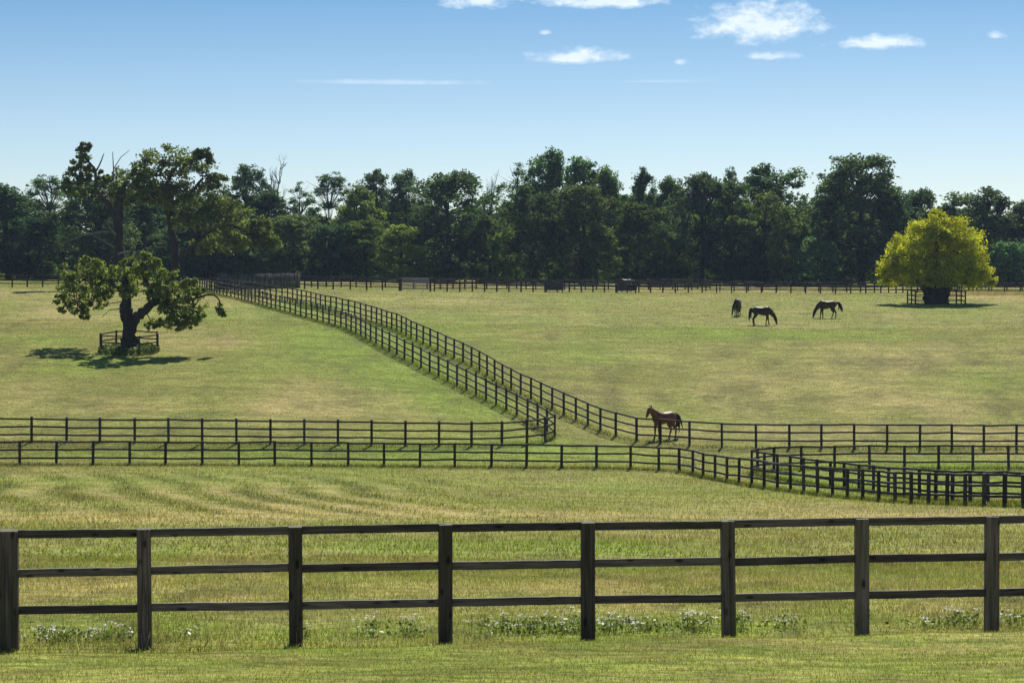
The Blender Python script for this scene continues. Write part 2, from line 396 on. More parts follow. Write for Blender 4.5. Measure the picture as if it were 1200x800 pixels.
# ------------------------------------------------------------------ ground sheets
def fan_sheet(ys, half, ncol):
    t = np.linspace(-1, 1, ncol)
    t = np.sign(t) * np.where(np.abs(t) < .8, np.abs(t) / .8 * .27, .27 + ((np.abs(t) - .8) / .2) ** 2 * half)
    Yg, T = np.meshgrid(ys, t, indexing='ij')
    X = T * np.maximum(Yg, 24)
    return X, Yg
def sheet_mesh(name, X, Y, Z, C):
    n, m = X.shape
    idx = np.arange(n * m).reshape(n, m)
    f = np.stack([idx[:-1, :-1], idx[:-1, 1:], idx[1:, 1:], idx[1:, :-1]], -1).reshape(-1, 4)
    v = np.stack([X, Y, Z], -1).reshape(-1, 3)
    c = np.concatenate([C.reshape(-1, 3), np.ones((n * m, 1))], 1)
    return mesh(name, v, f, M_turf, True, {'tone': ('FLOAT_COLOR', c)})
ys = [21.0]
while ys[-1] < 1600: ys.append(ys[-1] + max(.16, min(ys[-1] * .0058, .75)) * (1 if ys[-1] < 300 else 1 + (ys[-1] - 300) * .05))
X, Yg = fan_sheet(np.array(ys), .75, 241)
ground = put('ground', sheet_mesh('ground', X, Yg, zg(X, Yg), gcol(X, Yg)))
tag(ground, 'rolling paddock turf, olive and straw coloured with bright green patches', kind='structure')
# raised mown verge the picture is taken from
xs = np.linspace(-24, 24, 300)
rows = np.concatenate([np.linspace(-26, -1.2, 60), np.linspace(-1.1, -.04, 14), [.0, .06, .14, .25, .4]])
XV, RV = np.meshgrid(xs, rows)
YV = lip_y(XV) + RV
def zverge(x, r):
    z = -3.235 + (fbm(x / 1.6, r / 1.2, 41, 3) - .5) * .07
    return z - np.where(r > -.05, .55 * sstep(-.05, .4, r) + .0, 0) - .05 * sstep(-.35, .0, r)
verge = put('grass_verge', sheet_mesh('grass_verge', XV, YV, zverge(XV, RV), gcol(XV, np.minimum(YV, lip_y(XV)))))
tag(verge, 'closely mown grass verge in front of the nearest fence', kind='structure')

# ------------------------------------------------------------------ fences
def post_mesh(name, w, d, h, mat, cut=None, taper=.0, sink=.25):
    """squared post, four-sided with chamfered corners and a slightly sloping sawn top; origin at the ground"""
    c = w * .09
    ring = np.array([[-w/2+c, -d/2], [w/2-c, -d/2], [w/2, -d/2+c], [w/2, d/2-c], [w/2-c, d/2], [-w/2+c, d/2], [-w/2, d/2-c], [-w/2, -d/2+c]])
    v = []
    for z, s in ((-sink, 1.02), (h * .5, 1.0), (h - c * .6, 1.0 - taper), (h, .95 - taper)):
        v.append(np.concatenate([ring * s, np.full((8, 1), z)], 1))
    v[3][:, 2] += np.where(v[3][:, 1] > 0, .012, -.004)
    v = np.concatenate(v)
    bmv = [tuple(p) for p in v]
    fs = []
    for k in range(3):
        for j in range(8): fs.append((k*8+j, k*8+(j+1) % 8, k*8+8+(j+1) % 8, k*8+8+j))
    fs.append(tuple(24 + j for j in range(8)))
    me = bpy.data.meshes.new(name); me.from_pydata(bmv, [], fs); me.update()
    me.materials.append(mat); me.materials.append(cut or mat)
    me.polygons[len(fs) - 1].material_index = 1
    return me
def rail_mesh(name, hgt, dep, mat, n=1, wob=0.0, seed=0):
    """unit-long rail along +X, scaled to each bay; n stations with a little wander, top arris eased"""
    r = np.random.default_rng(seed)
    v, f = [], []
    e = min(hgt, dep) * .12
    prof = np.array([[-dep/2, -hgt/2], [dep/2, -hgt/2], [dep/2, hgt/2-e], [dep/2-e, hgt/2], [-dep/2+e, hgt/2], [-dep/2, hgt/2-e]])
    for i in range(n + 1):
        dz, dy = (r.normal(0, wob), r.normal(0, wob)) if 0 < i < n else (0, 0)
        for p in prof: v.append((i / n, p[0] + dy, p[1] + dz + (r.normal(0, wob * .35) if n > 1 else 0)))
    for i in range(n):
        for j in range(6): f.append((i*6+j, i*6+(j+1) % 6, i*6+6+(j+1) % 6, i*6+6+j)[::-1])
    f.append(tuple(range(6))); f.append(tuple(n*6 + j for j in range(6))[::-1])
    me = bpy.data.meshes.new(name); me.from_pydata(v, [], f); me.update(); me.materials.append(mat)
    return me
def fence(label, pts, h, levels, pm, rms, name='post_and_rail_fence', closed=False, off=.0, jit=.03, group=None, tops=None, wide=None, skip=()):
    """pts: post positions on the ground (x, y); rails run from post to post at the given levels"""
    base = [Vector((p[0], p[1], zgf(p[0], p[1]))) for p in pts]
    root = empty(name, base[0], label, 'fence', group)
    r = np.random.default_rng(len(pts) * 7 + int(h * 100))
    n = len(base)
    tp = []
    for i, b in enumerate(base):
        a, c = base[max(i - 1, 0)], base[min(i + 1, n - 1)]
        if closed: a, c = base[i - 1], base[(i + 1) % n]
        ang = math.atan2(c.y - a.y, c.x - a.x)
        hh = h + r.normal(0, jit * .5)
        if tops is not None: hh = tops[i] - b.z
        me = pm if not (wide and i in wide) else wide[i]
        o = put('post', me, root, b - base[0])
        o.rotation_euler = (r.normal(0, .008), r.normal(0, .008), ang + r.normal(0, .02))
        o.scale = (1, 1, hh / h)
        tp.append((b, hh, ang))
    for i in range(n if closed else n - 1):
        if i in skip: continue
        (b0, h0, _), (b1, h1, _) = tp[i], tp[(i + 1) % n]
        for k, lv in enumerate(levels):
            p = b0 + Vector((0, 0, h0 - h + lv + r.normal(0, jit * .35)))
            q = b1 + Vector((0, 0, h1 - h + lv + r.normal(0, jit * .35)))
            d = q - p
            side = Vector((-d.y, d.x, 0)).normalized() * off
            o = put('rail', rms[int(r.integers(len(rms)))], root)
            x = d.normalized(); y = Vector((-x.y, x.x, 0)).normalized(); z = x.cross(y)
            Mx = Matrix((x, y, z)).transposed().to_4x4() @ Matrix.Diagonal((d.length, 1, 1, 1))
            Mx.translation = p + side - base[0]
            o.matrix_basis = Mx
    return root
def resample(pts, bay):
    P = smooth_path(pts, 8)
    s = np.concatenate([[0], np.cumsum(np.linalg.norm(np.diff(P, axis=0), axis=1))])
    n = max(1, int(round(s[-1] / bay)))
    t = np.linspace(0, s[-1], n + 1)
    return np.stack([np.interp(t, s, P[:, 0]), np.interp(t, s, P[:, 1])], 1)
def base_line(us, ctrl):
    f = pchip([c[0] for c in ctrl], [c[1] for c in ctrl])
    return [at(u, float(f(np.array(u)))) for u in us]

# nearest fence, stout and close enough for grain, knots and sawn tops
pm_near = post_mesh('near_post', .170, .13, 1.42, M_post, M_cut, sink=.4)
pm_gate = post_mesh('near_gatepost', .245, .20, 1.42, M_post, M_cut, sink=.4)
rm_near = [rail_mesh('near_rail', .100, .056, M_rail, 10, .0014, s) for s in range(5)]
NU = [-160, 10, 170, 347, 522, 689, 854, 1010, 1162, 1312, 1462]
NV = [624.5, 621.5, 619.5, 616.7, 614, 611.6, 610, 607.3, 604.8, 602, 600]
npts, ntop = [], []
for u, v in zip(NU, NV):
    y = 26 + u / 1162 * 1.3
    npts.append(((u - 600) / F * y, y)); ntop.append(-(v - 400) / F * y)
fence('nearest dark creosoted three-rail fence crossing the whole front of the picture', npts, 1.42, (.445, .905, 1.372), pm_near, rm_near, tops=ntop, wide={1: pm_gate}, off=.012, jit=.012)

pm_mid = post_mesh('mid_post', .125, .11, 1.2, M_fpost)
pm_tall = post_mesh('lane_post', .125, .11, 1.34, M_fpost)
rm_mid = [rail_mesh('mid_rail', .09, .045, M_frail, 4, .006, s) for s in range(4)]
# front of the lower lane
u1 = [-62, -20, 23, 66, 109, 152, 194, 237, 280, 322, 365, 408, 450, 492, 533, 576, 617, 658, 699, 739, 772, 796, 812, 824, 838, 852, 866, 881, 895.5, 911, 926.5, 942, 958, 975.5, 993, 1011, 1030, 1049, 1068, 1088, 1110, 1131, 1153, 1177, 1199, 1222, 1246, 1271]
c1 = [(-62, 544), (0, 544.5), (300, 545.5), (600, 548), (739, 549.5), (772, 551), (796, 552.5), (812, 555), (824, 559), (838, 561.5), (852, 564), (881, 569.5), (911, 574), (942, 578), (975, 582), (1012, 585.5), (1049, 588.5), (1088, 590.5), (1131, 592), (1177, 593.5), (1271, 596)]
fence('long dark fence along the far edge of the front paddock, curving down to the right', base_line(u1, c1), 1.2, (.36, .765, 1.15), pm_mid, rm_mid)
# hairpin paddock corner on the right
u2a = [1264, 1223, 1182, 1140, 1100, 1060, 1019, 978, 939, 907, 888]
u2b = [881, 896, 911, 926, 942, 957.5, 973, 989.5, 1006.5, 1023.5, 1041, 1059.5, 1077.5, 1096.6, 1116, 1137, 1157.5, 1178, 1200, 1223, 1247]
back = base_line(u2a[::-1], [(888, 552.5), (907, 551), (939, 550), (978, 549.3), (1019, 549), (1264, 549)])[::-1]
diag = base_line(u2b, [(881, 555), (896, 558), (911, 561), (942, 566), (973, 571), (1006, 575.5), (1041, 580), (1077, 584.5), (1116, 587), (1157, 588.5), (1200, 590), (1247, 592)])
fence('dark fence bent back in a hairpin corner on the right of the picture', back + diag, 1.2, (.36, .765, 1.15), pm_mid, rm_mid)
# right fence of the climbing lane, then the row below the horses
up3 = resample([at(u, v) for u, v in [(746, 517), (727.5, 513), (704.5, 505.5), (675, 492.5), (649, 480.5), (622, 467.5), (596, 454.5), (554, 430), (520, 414), (487, 399), (460, 386), (425, 374.5), (390, 365.5), (360, 358.5), (338, 354), (315, 350), (290, 346), (265, 342.3), (242, 339.6)]], 1.82)
row3 = base_line([774, 808, 846, 886, 925, 962.5, 1001, 1039.6, 1078, 1115.5, 1153, 1191, 1229, 1267], [(774, 519.5), (808, 522.5), (846, 524), (886, 525), (1267, 526)])
fence('dark fence right of the climbing lane, turning along the foot of the horse paddock', list(up3[::-1]) + row3, 1.34, (.42, .86, 1.29), pm_tall, rm_mid)
# left fence of the climbing lane, hairpin at its foot
row4 = base_line([-43, -3, 37, 78, 117, 158, 197.5, 237, 277, 317, 356.5, 396, 435.5, 475, 514.5, 552.5, 588, 617.5], [(-43, 518), (0, 518), (277, 520), (475, 522.3), (552, 523), (588, 522), (617.5, 520)])
tip4 = [at(639, 517.5), at(650, 512.8)]
up4 = resample([at(u, v) for u, v in [(641, 506.5), (624.6, 497), (607, 488), (580, 474), (552, 460), (525, 446.5), (496, 432), (465, 416), (441, 404), (420, 392.5), (400, 384), (375, 377), (350, 370), (326, 363.5), (300, 356), (277, 350), (257, 345.5), (235, 340.5), (215, 337)]], 1.82)
fence('dark fence around the oak paddock with a rounded corner at the lane foot', row4 + tip4 + list(up4), 1.27, (.40, .81, 1.22), pm_tall, rm_mid)
# far double fence below the wood
pm_far = post_mesh('far_post', .15, .12, 1.3, M_fpost)
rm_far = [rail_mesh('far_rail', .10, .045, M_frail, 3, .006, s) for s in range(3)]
def line_far(u0, v0, u1_, v1, bay):
    return resample([at(u0 + (u1_ - u0) * t, v0 + (v1 - v0) * t) for t in np.linspace(0, 1, 6)], bay)
FLV = (.40, .84, 1.25)
fence('front one of the two far fences, right of the metal gate', line_far(509, 341.5, 1290, 345.5, 1.8), 1.3, FLV, pm_far, rm_far)
fence('short stretch of far fence between the grey boards and the metal gate', line_far(357, 338.5, 468, 340.5, 1.75), 1.3, FLV, pm_far, rm_far)
fence('left stretch of the far fence behind the oaks', line_far(-60, 336, 218, 336.5, 1.8), 1.3, FLV, pm_far, rm_far)
def shifted(p, d): return [(x, y + d) for x, y in p]
fence('second far fence, just behind the front one', shifted(line_far(340, 338.3, 1290, 345.5, 1.82), 7.0), 1.3, FLV, pm_far, rm_far)
fence('short third fence standing at the edge of the wood behind the double far fence', shifted(line_far(772, 342.5, 850, 343, 1.85), 20), 1.35, FLV, pm_far, rm_far)
fence('far fence at the right edge running away behind the yellow tree', [(51.5 + .9 * k, 262 + 1.55 * k) for k in range(14)], 1.35, FLV, pm_far, rm_far)

# grey board fence at the top of the lane
def board_fence():
    A, B = at(255, 339), at(352, 337.5)
    C = A + np.array([.6, 3.2])
    bw = .17
    root = empty('board_fence', (A[0], A[1], zgf(*A)), 'tall grey fence of upright boards at the top of the lane', 'fence')
    bmsh = MB(); bmsh.box((0, 0, .86), (bw * .84, .025, 1.72)); bme = bmsh.build('board', M_grey)
    r = np.random.default_rng(4)
    z0 = zgf(*A)
    for P, Q, nm in ((A, B, 0), (A, C, 1)):
        d = Q - P; ln = np.linalg.norm(d); ang = math.atan2(d[1], d[0])
        n = int(ln / bw)
        for i in range(n):
            p = P + d * (i + .5) / n
            o = put('board', bme, root, (p[0] - A[0], p[1] - A[1], zgf(*p) - z0 - .05 + r.normal(0, .02)))
            o.rotation_euler = (0, r.normal(0, .012), ang); o.scale = (1, 1, 1 + r.normal(0, .02))
        for lv in (.45, 1.35):
            m = MB(); a, b = P, Q
            m.tube([(a[0] - A[0], a[1] - A[1] + .05, zgf(*a) - z0 + lv), (b[0] - A[0], b[1] - A[1] + .05, zgf(*b) - z0 + lv)], [.05, .05], 4)
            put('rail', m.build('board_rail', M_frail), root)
        for i in range(int(ln / 2.4) + 1):
            p = P + d * min(1, i * 2.4 / ln)
            put('post', pm_far, root, (p[0] - A[0], p[1] - A[1] + .14, zgf(*p) - z0)).scale = (.9, .9, 1.2)
board_fence()

# metal gate
def gate():
    A, B = at(470, 341), at(504, 341.4)
    A[1] = B[1] = (A[1] + B[1]) / 2
    z0 = zgf(*A); w = B[0] - A[0]
    root = empty('field_gate', (A[0], A[1], z0), 'pale galvanised metal field gate with mesh lower half in the far fence', 'gate')
    fr = MB()
    for z in (.18, 1.32): fr.tube([(.1, 0, z), (w - .1, 0, z)], [.035, .035], 6)
    for x in (.1, w - .1, w / 2): fr.tube([(x, 0, .18), (x, 0, 1.32)], [.03, .03], 6)
    put('gate_frame', fr.build('gate_frame', M_metal, True), root)
    for z in (1.12, .9):
        m = MB(); m.tube([(.1, 0, z), (w - .1, 0, z)], [.025, .025], 6); put('bar', m.build('bar', M_metal, True), root)
    m = MB()
    for k in range(20): m.box((.12 + (w - .24) * k / 19, 0, .54), (.028, .012, .72))
    for k in range(7): m.box((w / 2, .006, .22 + k * .105), (w - .2, .010, .03))
    put('mesh_infill', m.build('mesh_infill', M_metal), root)
    for x in (-.06, w + .06): put('post', pm_far, root, (x, 0, 0)).scale = (1.35, 1.3, 1.08)
gate()

# low boarded troughs at the far fence
def trough(u0, u1_, v, label):
    A, B = at(u0, v), at(u1_, v)
    w = B[0] - A[0]; z0 = zgf(A[0] + w / 2, A[1])
    root = empty('boarded_trough', (A[0] + w / 2, A[1], z0), label, 'trough', 'boarded troughs by the far fence')
    for s in (-1, 1):
        for k in range(4):
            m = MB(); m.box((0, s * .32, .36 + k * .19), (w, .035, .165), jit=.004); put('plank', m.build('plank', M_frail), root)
    for s in (-1, 1):
        for k in range(4):
            m = MB(); m.box((s * (w / 2 - .04), 0, .36 + k * .19), (.035, .6, .165)); put('end_plank', m.build('end_plank', M_frail), root)
        for q in (-1, 1):
            m = MB(); m.box((s * (w / 2 - .12), q * .37, .45), (.10, .07, 1.06)); put('leg', m.build('leg', M_fpost), root)
    m = MB(); m.box((0, 0, .34), (w - .1, .6, .03)); put('base', m.build('trough_base', M_frail), root)
trough(639, 660, 342.6, 'low dark boarded trough in front of the far fence, the left one')
trough(722, 745, 343.2, 'low dark boarded trough at the far fence, in front of the half-hidden horse')

# ------------------------------------------------------------------ trees
def leaf_quads(C, size, r, flat=0.0, aspect=.62, outward=None):
    """rhombic leaf sprays at points C"""
    n = len(C)
    a = r.normal(size=(n, 3)); a /= np.linalg.norm(a, axis=1, keepdims=True)
    b = r.normal(size=(n, 3)); b -= a * (a * b).sum(1, keepdims=True); b /= np.linalg.norm(b, axis=1, keepdims=True)
    if flat:
        a[:, 2] *= 1 - flat; b[:, 2] *= 1 - flat
    s = (size * r.uniform(.6, 1.4, n))[:, None]
    v = np.stack([C - a * s, C + b * s * aspect, C + a * s, C - b * s * aspect], 1).reshape(-1, 3)
    f = np.arange(n * 4).reshape(n, 4)
    return v, f
def clump_points(c, rad, n, r, shell=.55):
    d = r.normal(size=(n, 3)); d /= np.linalg.norm(d, axis=1, keepdims=True)
    q = shell + (1 - shell) * r.random(n) ** .7
    q = np.where(r.random(n) < .2, r.random(n), q) * (1 + r.normal(0, .10, n))
    return np.asarray(c) + d * q[:, None] * np.asarray(rad)
def crown_mesh(name, clumps, per, size, mat, r, flat=.0, sub=4, shell=.5, spread=.72, tight=1.0):
    """clumps: (centre, radii). Each is broken into sub-clumps so that the outline is ragged and gaps show"""
    P, T = [], []
    for c, rad in clumps:
        c = np.asarray(c, float); rad = np.asarray(rad, float) * np.ones(3)
        sc = clump_points(c, rad * spread, sub, r, .6)
        for q in sc:
            k = int(per * r.uniform(.6, 1.4))
            pts = clump_points(q, rad * r.uniform(.40, .68) * tight, k, r, shell)
            P.append(pts); T.append(np.clip(r.normal(.5, .22) + r.normal(0, .16, k), 0, 1))
    P = np.concatenate(P); T = np.concatenate(T)
    v, f = leaf_quads(P, size, r, flat)
    return mesh(name, v, f, mat, False, {'tone': ('FLOAT', np.repeat(T, 4))})

M_oakleaf = leaf_material('oak_leaf', (.128, .152, .052), trans=.58, tcol=(1.2, 1.28, .62), gloss=.03)
M_woodleaf = leaf_material('woodland_leaf', (.100, .142, .064), trans=.60, tcol=(1.1, 1.28, .75), gloss=.012)
M_goldleaf = leaf_material('yellowing_leaf', (.42, .435, .030), trans=.57, tcol=(1.22, 1.22, .6), gloss=.03, var=.5)
M_weed = leaf_material('weed_leaf', (.13, .17, .04), trans=.45, tcol=(1.1, 1.2, .6))

def px_tree(name, u, v, label, limbs, clumps, per, size, mat, leafcol=(1, 1, 1), dead=(), twigs=True, spread=.72, tight=1.0, seed=1, sub=5, bark=None, depth=.85, y=None, grow=1.12):
    """a tree measured in photo pixels from its foot at (u, v): limbs [(du, dv, depth m, width px)...], clumps (du, dv, depth m, rx px, rz px)"""
    r = np.random.default_rng(seed)
    p = at(u, v) if y is None else np.array([(u - 600) / F * y, y])
    z0 = zgf(*p); m = p[1] / F
    root = empty(name, (p[0], p[1], z0), label, 'tree')
    tm = MB()
    nodes = []
    for lb in limbs:
        q = np.array([(a * m, d, b * m) for a, b, d, w in lb]); w = np.array([l[3] * m / 2 for l in lb])
        if len(q) > 2:
            n0 = len(q); qs = smooth_path(q, 4); ws = np.interp(np.linspace(0, n0 - 1, len(qs)), np.arange(n0), w)
            if qs[0][2] < .2: qs[0][2] -= .3; ws[0] *= 1.28
        else: qs, ws = q, w
        qs[1:-1] += r.normal(0, .02 + ws[1:-1, None] * .10, qs[1:-1].shape)
        tm.tube(qs, ws, 9, .08); nodes.extend(qs)
    nodes = np.array(nodes)
    cl = [((a * m, d, b * m), (rx * m * grow, (rx + rz) / 2 * m * depth * grow, rz * m * grow)) for a, b, d, rx, rz in clumps]
    for c, rad in cl:
        c = np.array(c)
        hi = nodes[nodes[:, 2] > 1.2] if (nodes[:, 2] > 1.2).any() else nodes
        k = hi[np.argmin(np.linalg.norm(hi - c, axis=1))]
        mid = (k + c) / 2 + r.normal(0, .12, 3) * np.linalg.norm(c - k) * .7
        wd = .03 + .02 * np.linalg.norm(c - k)
        tm.tube(smooth_path([k, mid, c], 3), np.linspace(wd, .02, 7), 5)
        for _ in range(5):
            e = c + r.normal(0, .55, 3) * np.array(rad)
            tm.tube([c, (c + e) / 2 + r.normal(0, .06, 3), e], [.03, .02, .008], 4)
    put('trunk', tm.build('trunk', bark or M_bark, True), root)
    if dead:
        dm = MB()
        for lb in dead:
            q = np.array([(a * m, d, b * m) for a, b, d, w in lb]); w = [l[3] * m / 2 for l in lb]
            dm.tube(q, w, 5, .05)
        put('dead_branch', dm.build('dead_branch', M_dead, True), root)
    if clumps:
        o = put('crown', crown_mesh('crown', cl, per, size, mat, r, sub=sub, spread=spread, tight=tight, shell=.25), root)
        o.color = (*leafcol, 1)
    return root

# the low oak in its guard
oak_xy = at(152, 411.5)
px_tree('oak_tree', 152, 411.5, 'low wide oak with a thick forked trunk standing inside a round rail guard',
        [[(0, 0, 0, 20), (-1, 14, 0, 17.5), (-1, 30, 0, 16.5), (-3, 45, 0, 16), (-4, 58, 0, 12), (-5, 72, .3, 9), (-6, 92, .6, 6), (4, 106, .6, 3)],
         [(3, 32, 0, 12), (10, 42, -.2, 11), (20, 48, -.4, 10), (31, 60, -.3, 9), (37, 66, 0, 6), (50, 68, .2, 4), (66, 58, 0, 3)],
         [(31, 60, -.3, 7), (24, 74, -.3, 5.5), (17, 86, -.2, 4), (14, 100, 0, 3)],
         [(-5, 66, .2, 7), (-20, 78, 1.2, 5), (-40, 86, 2.6, 4), (-62, 88, 4, 3), (-80, 78, 4.4, 2)],
         [(31, 60, -.3, 6), (46, 52, -.8, 4), (62, 40, -1, 2.5)],
         [(66, 58, 0, 2.6), (90, 66, 0, 2.2), (103, 62, 0, 1.8), (107, 50, 0, 1.4)]],
        [(-64, 84, 3.6, 22, 18), (-78, 92, 3.8, 16, 14), (-52, 98, 3.4, 16, 13), (-86, 76, 4, 14, 12), (-40, 84, 3.0, 17, 14), (-70, 66, 3.8, 17, 13), (-96, 62, 4.2, 9, 8), (-50, 70, 3.4, 15, 12), (-28, 92, 2.2, 10, 10), (-24, 78, 1.8, 9, 8), (-60, 106, 3.6, 12, 8), (-92, 54, 4, 11, 8), (-74, 52, 3.7, 13, 8), (-58, 56, 3.5, 12, 9), (-44, 62, 3, 10, 8), (-66, 44, 3.6, 8, 6), (-84, 88, 4, 13, 10), (-34, 70, 2.5, 9, 8),
         (0, 82, .3, 16, 14), (-6, 96, .4, 14, 12), (10, 92, -.2, 14, 11), (16, 108, 0, 13, 8), (30, 102, -.2, 9, 7), (-4, 68, -.5, 12, 9), (22, 90, -.6, 9, 8),
         (36, 80, -.4, 13, 10), (52, 78, 0, 16, 11), (42, 66, -.8, 14, 10), (66, 70, .2, 14, 10), (58, 56, -.8, 17, 12), (76, 52, .0, 14, 12), (66, 42, -1, 16, 11), (46, 46, -1, 12, 9), (30, 32, -1, 9, 7), (62, 30, -1, 11, 7), (74, 34, -.6, 10, 8), (48, 58, -1, 14, 10), (26, 70, -.6, 10, 9), (44, 92, 0, 11, 8), (70, 82, 0, 10, 7), (38, 34, -.6, 7, 5), (82, 68, 0, 9, 6), (52, 34, -.8, 11, 8), (82, 40, -.6, 9, 8), (107, 50, 0, 6, 7), (110, 44, 0, 4, 4)],
        21, .115, M_oakleaf, (1.45, 1.45, 1.2),
        dead=[[(-8, 50, -.3, 1.5), (-22, 48, -.6, 1), (-30, 40, -.7, .6)], [(-10, 58, 0, 1.4), (-24, 56, -.2, .9), (-33, 50, 0, .5)]], seed=3, sub=14, grow=1.0, spread=1.0, tight=.62)
# its rail guard
pm_g = post_mesh('guard_post', .11, .10, 1.28, M_fpost)
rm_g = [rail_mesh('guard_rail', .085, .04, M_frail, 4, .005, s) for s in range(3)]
gp = [(oak_xy[0] + 2.0 * math.cos(a), oak_xy[1] - .1 + 1.75 * math.sin(a)) for a in [R(d) for d in (-152, -62, -8, 28, 92, 126, 178)]]
fence('round rail guard fence enclosing the thick oak trunk', gp, 1.28, (.30, .72, 1.20), pm_g, rm_g, name='tree_guard', closed=True)

px_tree('oak_tree', 207, 337, 'tall spreading oak behind the lane fence, its dark trunk clear below a wide crown',
        [[(0, 0, 0, 13), (-1, 20, 0, 10.5), (-2, 45, 0, 9.5), (-6, 72, 0, 8.5), (-10, 95, 0, 7), (-12, 120, 0, 5), (-2, 140, 0, 3)],
         [(1, 32, 0, 7), (12, 42, -.5, 6), (24, 52, -1, 5.5), (42, 66, -1, 4), (66, 72, -1, 3), (92, 60, -1, 2)],
         [(-8, 85, 0, 5), (10, 104, .5, 4), (30, 128, .5, 3)], [(-9, 92, 0, 5), (-28, 112, .5, 4), (-52, 122, 0, 3)], [(24, 52, -1, 3.5), (36, 84, -.5, 3), (52, 104, 0, 2)]],
        [(-17, 147, 0, 20, 14), (8, 152, .5, 20, 13), (26, 138, 0, 18, 12), (-36, 132, 0, 17, 13), (-58, 122, 0, 18, 12), (-10, 124, -1, 20, 13), (18, 112, -1, 22, 14), (42, 104, 0, 22, 14), (0, 98, -1.5, 15, 11), (62, 90, -.5, 22, 14), (38, 78, -1.5, 22, 13), (16, 76, -1.5, 13, 10),
         (84, 74, 0, 20, 13), (78, 54, -1, 16, 10), (98, 54, -1, 14, 10), (112, 52, -1, 9, 8), (58, 54, -1.5, 16, 10), (32, 48, -1.5, 11, 7), (-26, 104, -1, 15, 10), (-8, 108, -2, 15, 10), (44, 126, .5, 10, 7), (-70, 108, 0, 12, 9), (100, 72, 0, 10, 8), (30, 152, 0, 10, 7)],
        62, .17, M_oakleaf, (1.0, 1.05, 1.0), seed=5, sub=13, grow=1.45, spread=.95, tight=.62)
px_tree('oak_tree', 140, 338, 'stag-headed oak with bare silver limbs and a leafy left bough against the sky',
        [[(0, 0, 0, 15), (-1, 30, 0, 13), (-1, 60, 0, 12), (-1, 82, 0, 10), (2, 108, 0, 7), (8, 128, 0, 4)],
         [(-2, 72, 0, 7), (-12, 98, 0, 5.5), (-27, 114, 0, 4.5), (-28, 136, 0, 3.6), (-34, 146, 0, 2.5), (-44, 150, 0, 2)], [(-28, 137, 0, 2.2), (-22, 148, 0, 1.5), (-18, 158, 0, .9)]],
        [(-43, 156, 0, 9, 9), (-40, 166, 0, 7, 5), (-50, 142, 0, 9, 8), (-58, 128, 0, 10, 9), (-42, 126, 0, 9, 7), (-52, 112, 0, 11, 7), (-18, 130, 0, 8, 7), (-24, 110, 0, 9, 6), (12, 128, 0, 14, 10), (-2, 112, 0, 11, 8), (24, 138, 0, 11, 8), (-36, 138, .3, 6, 6), (-64, 118, 0, 7, 5), (30, 120, 0, 13, 9), (10, 104, 0, 12, 8)],
        40, .17, M_oakleaf, (1.0, 1.1, 1.0),
        dead=[[(-4, 66, -.8, 3), (-18, 66, -1.2, 2.4), (-38, 62, -1.4, 1.8), (-70, 50, -1.5, .9)], [(-2, 62, -1, 3), (-8, 70, -1.3, 2.2), (-14, 80, -1.5, 1.2)], [(-4, 48, -1, 2.5), (-20, 58, -1.3, 1.6), (-34, 64, -1.5, .8)], [(-6, 100, -.6, 2.6), (-14, 112, -.8, 1.6), (-24, 116, -.8, .9)],
              [(-7, 116, 0, 2), (-7, 140, 0, 1.5), (-8, 160, 0, .8)], [(-7, 140, 0, 1.2), (2, 154, 0, .9), (12, 162, 0, .5)], [(0, 40, -1, 2.4), (20, 44, -1.4, 1.4), (34, 40, -1.6, .7)]], seed=8, sub=13, spread=1.0, tight=.62, grow=1.18)
# the yellowing tree in a square guard
yt = at(1097, 356)
clm = []
ry = np.random.default_rng(12)
while len(clm) < 96:
    a, b, d = ry.uniform(-1, 1), ry.uniform(0, 1), ry.uniform(-1, 1)
    w = 1.0 if b < .32 else math.sqrt(max(0, 1 - ((b - .32) / .68) ** 1.9))
    q = math.hypot(a, d)
    if q < w * .92 and (q > w * .5 or b > .55 or ry.random() < .25):
        clm.append((a * 58 - .0, 26 + b * 73, d * 4.7, ry.uniform(10, 15), ry.uniform(7.5, 11)))
clm += [(-50, 34, -1, 12, 9), (-46, 30, 1, 12, 8), (-54, 46, -1, 11, 9), (50, 34, -1, 11, 8), (-34, 26, -2.5, 12, 7), (-14, 27, -3.2, 13, 8), (10, 27, -3.2, 13, 8), (34, 26, -2.5, 12, 7), (-62, 42, 0, 8, 7), (60, 36, 0, 9, 7), (66, 26, 0, 6, 5), (-58, 28, 0, 9, 6), (2, 104, 0, 9, 6)]
px_tree('yellow_tree', 1097, 356, 'rounded golden yellow tree with foliage almost to the ground in a square rail guard',
        [[(-5, 0, 0, 17), (-6, 14, 0, 15), (-9, 40, 0, 7), (-16, 70, .3, 4)], [(6, 0, 0, 17), (8, 16, 0, 14), (12, 44, 0, 6), (22, 68, -.3, 4)], [(0, 0, 0, 14), (1, 20, 0, 10), (2, 60, .5, 6), (2, 92, .5, 3)], [(8, 10, 0, 8), (28, 32, .5, 5), (44, 48, .5, 3)], [(-8, 10, 0, 8), (-30, 34, -.5, 5), (-46, 46, -.5, 3)]],
        clm, 64, .10, M_goldleaf, (1, 1, 1), seed=14, sub=10, depth=1.0, grow=1.14, spread=.9, tight=1.0)
u0 = yt
sq = []
for a, b in ((-1, -1), (-.28, -1.02), (.3, -1), (1, -1), (1.02, 0), (1, 1), (.3, 1), (-.3, 1), (-1, 1), (-1, 0)):
    sq.append((u0[0] + a * 2.45, u0[1] + b * 2.1))
fence('square rail guard fence around the foot of the yellow tree', sq, 1.38, (.38, .82, 1.30), post_mesh('guard_post', .12, .11, 1.38, M_fpost), rm_g, name='tree_guard', closed=True)

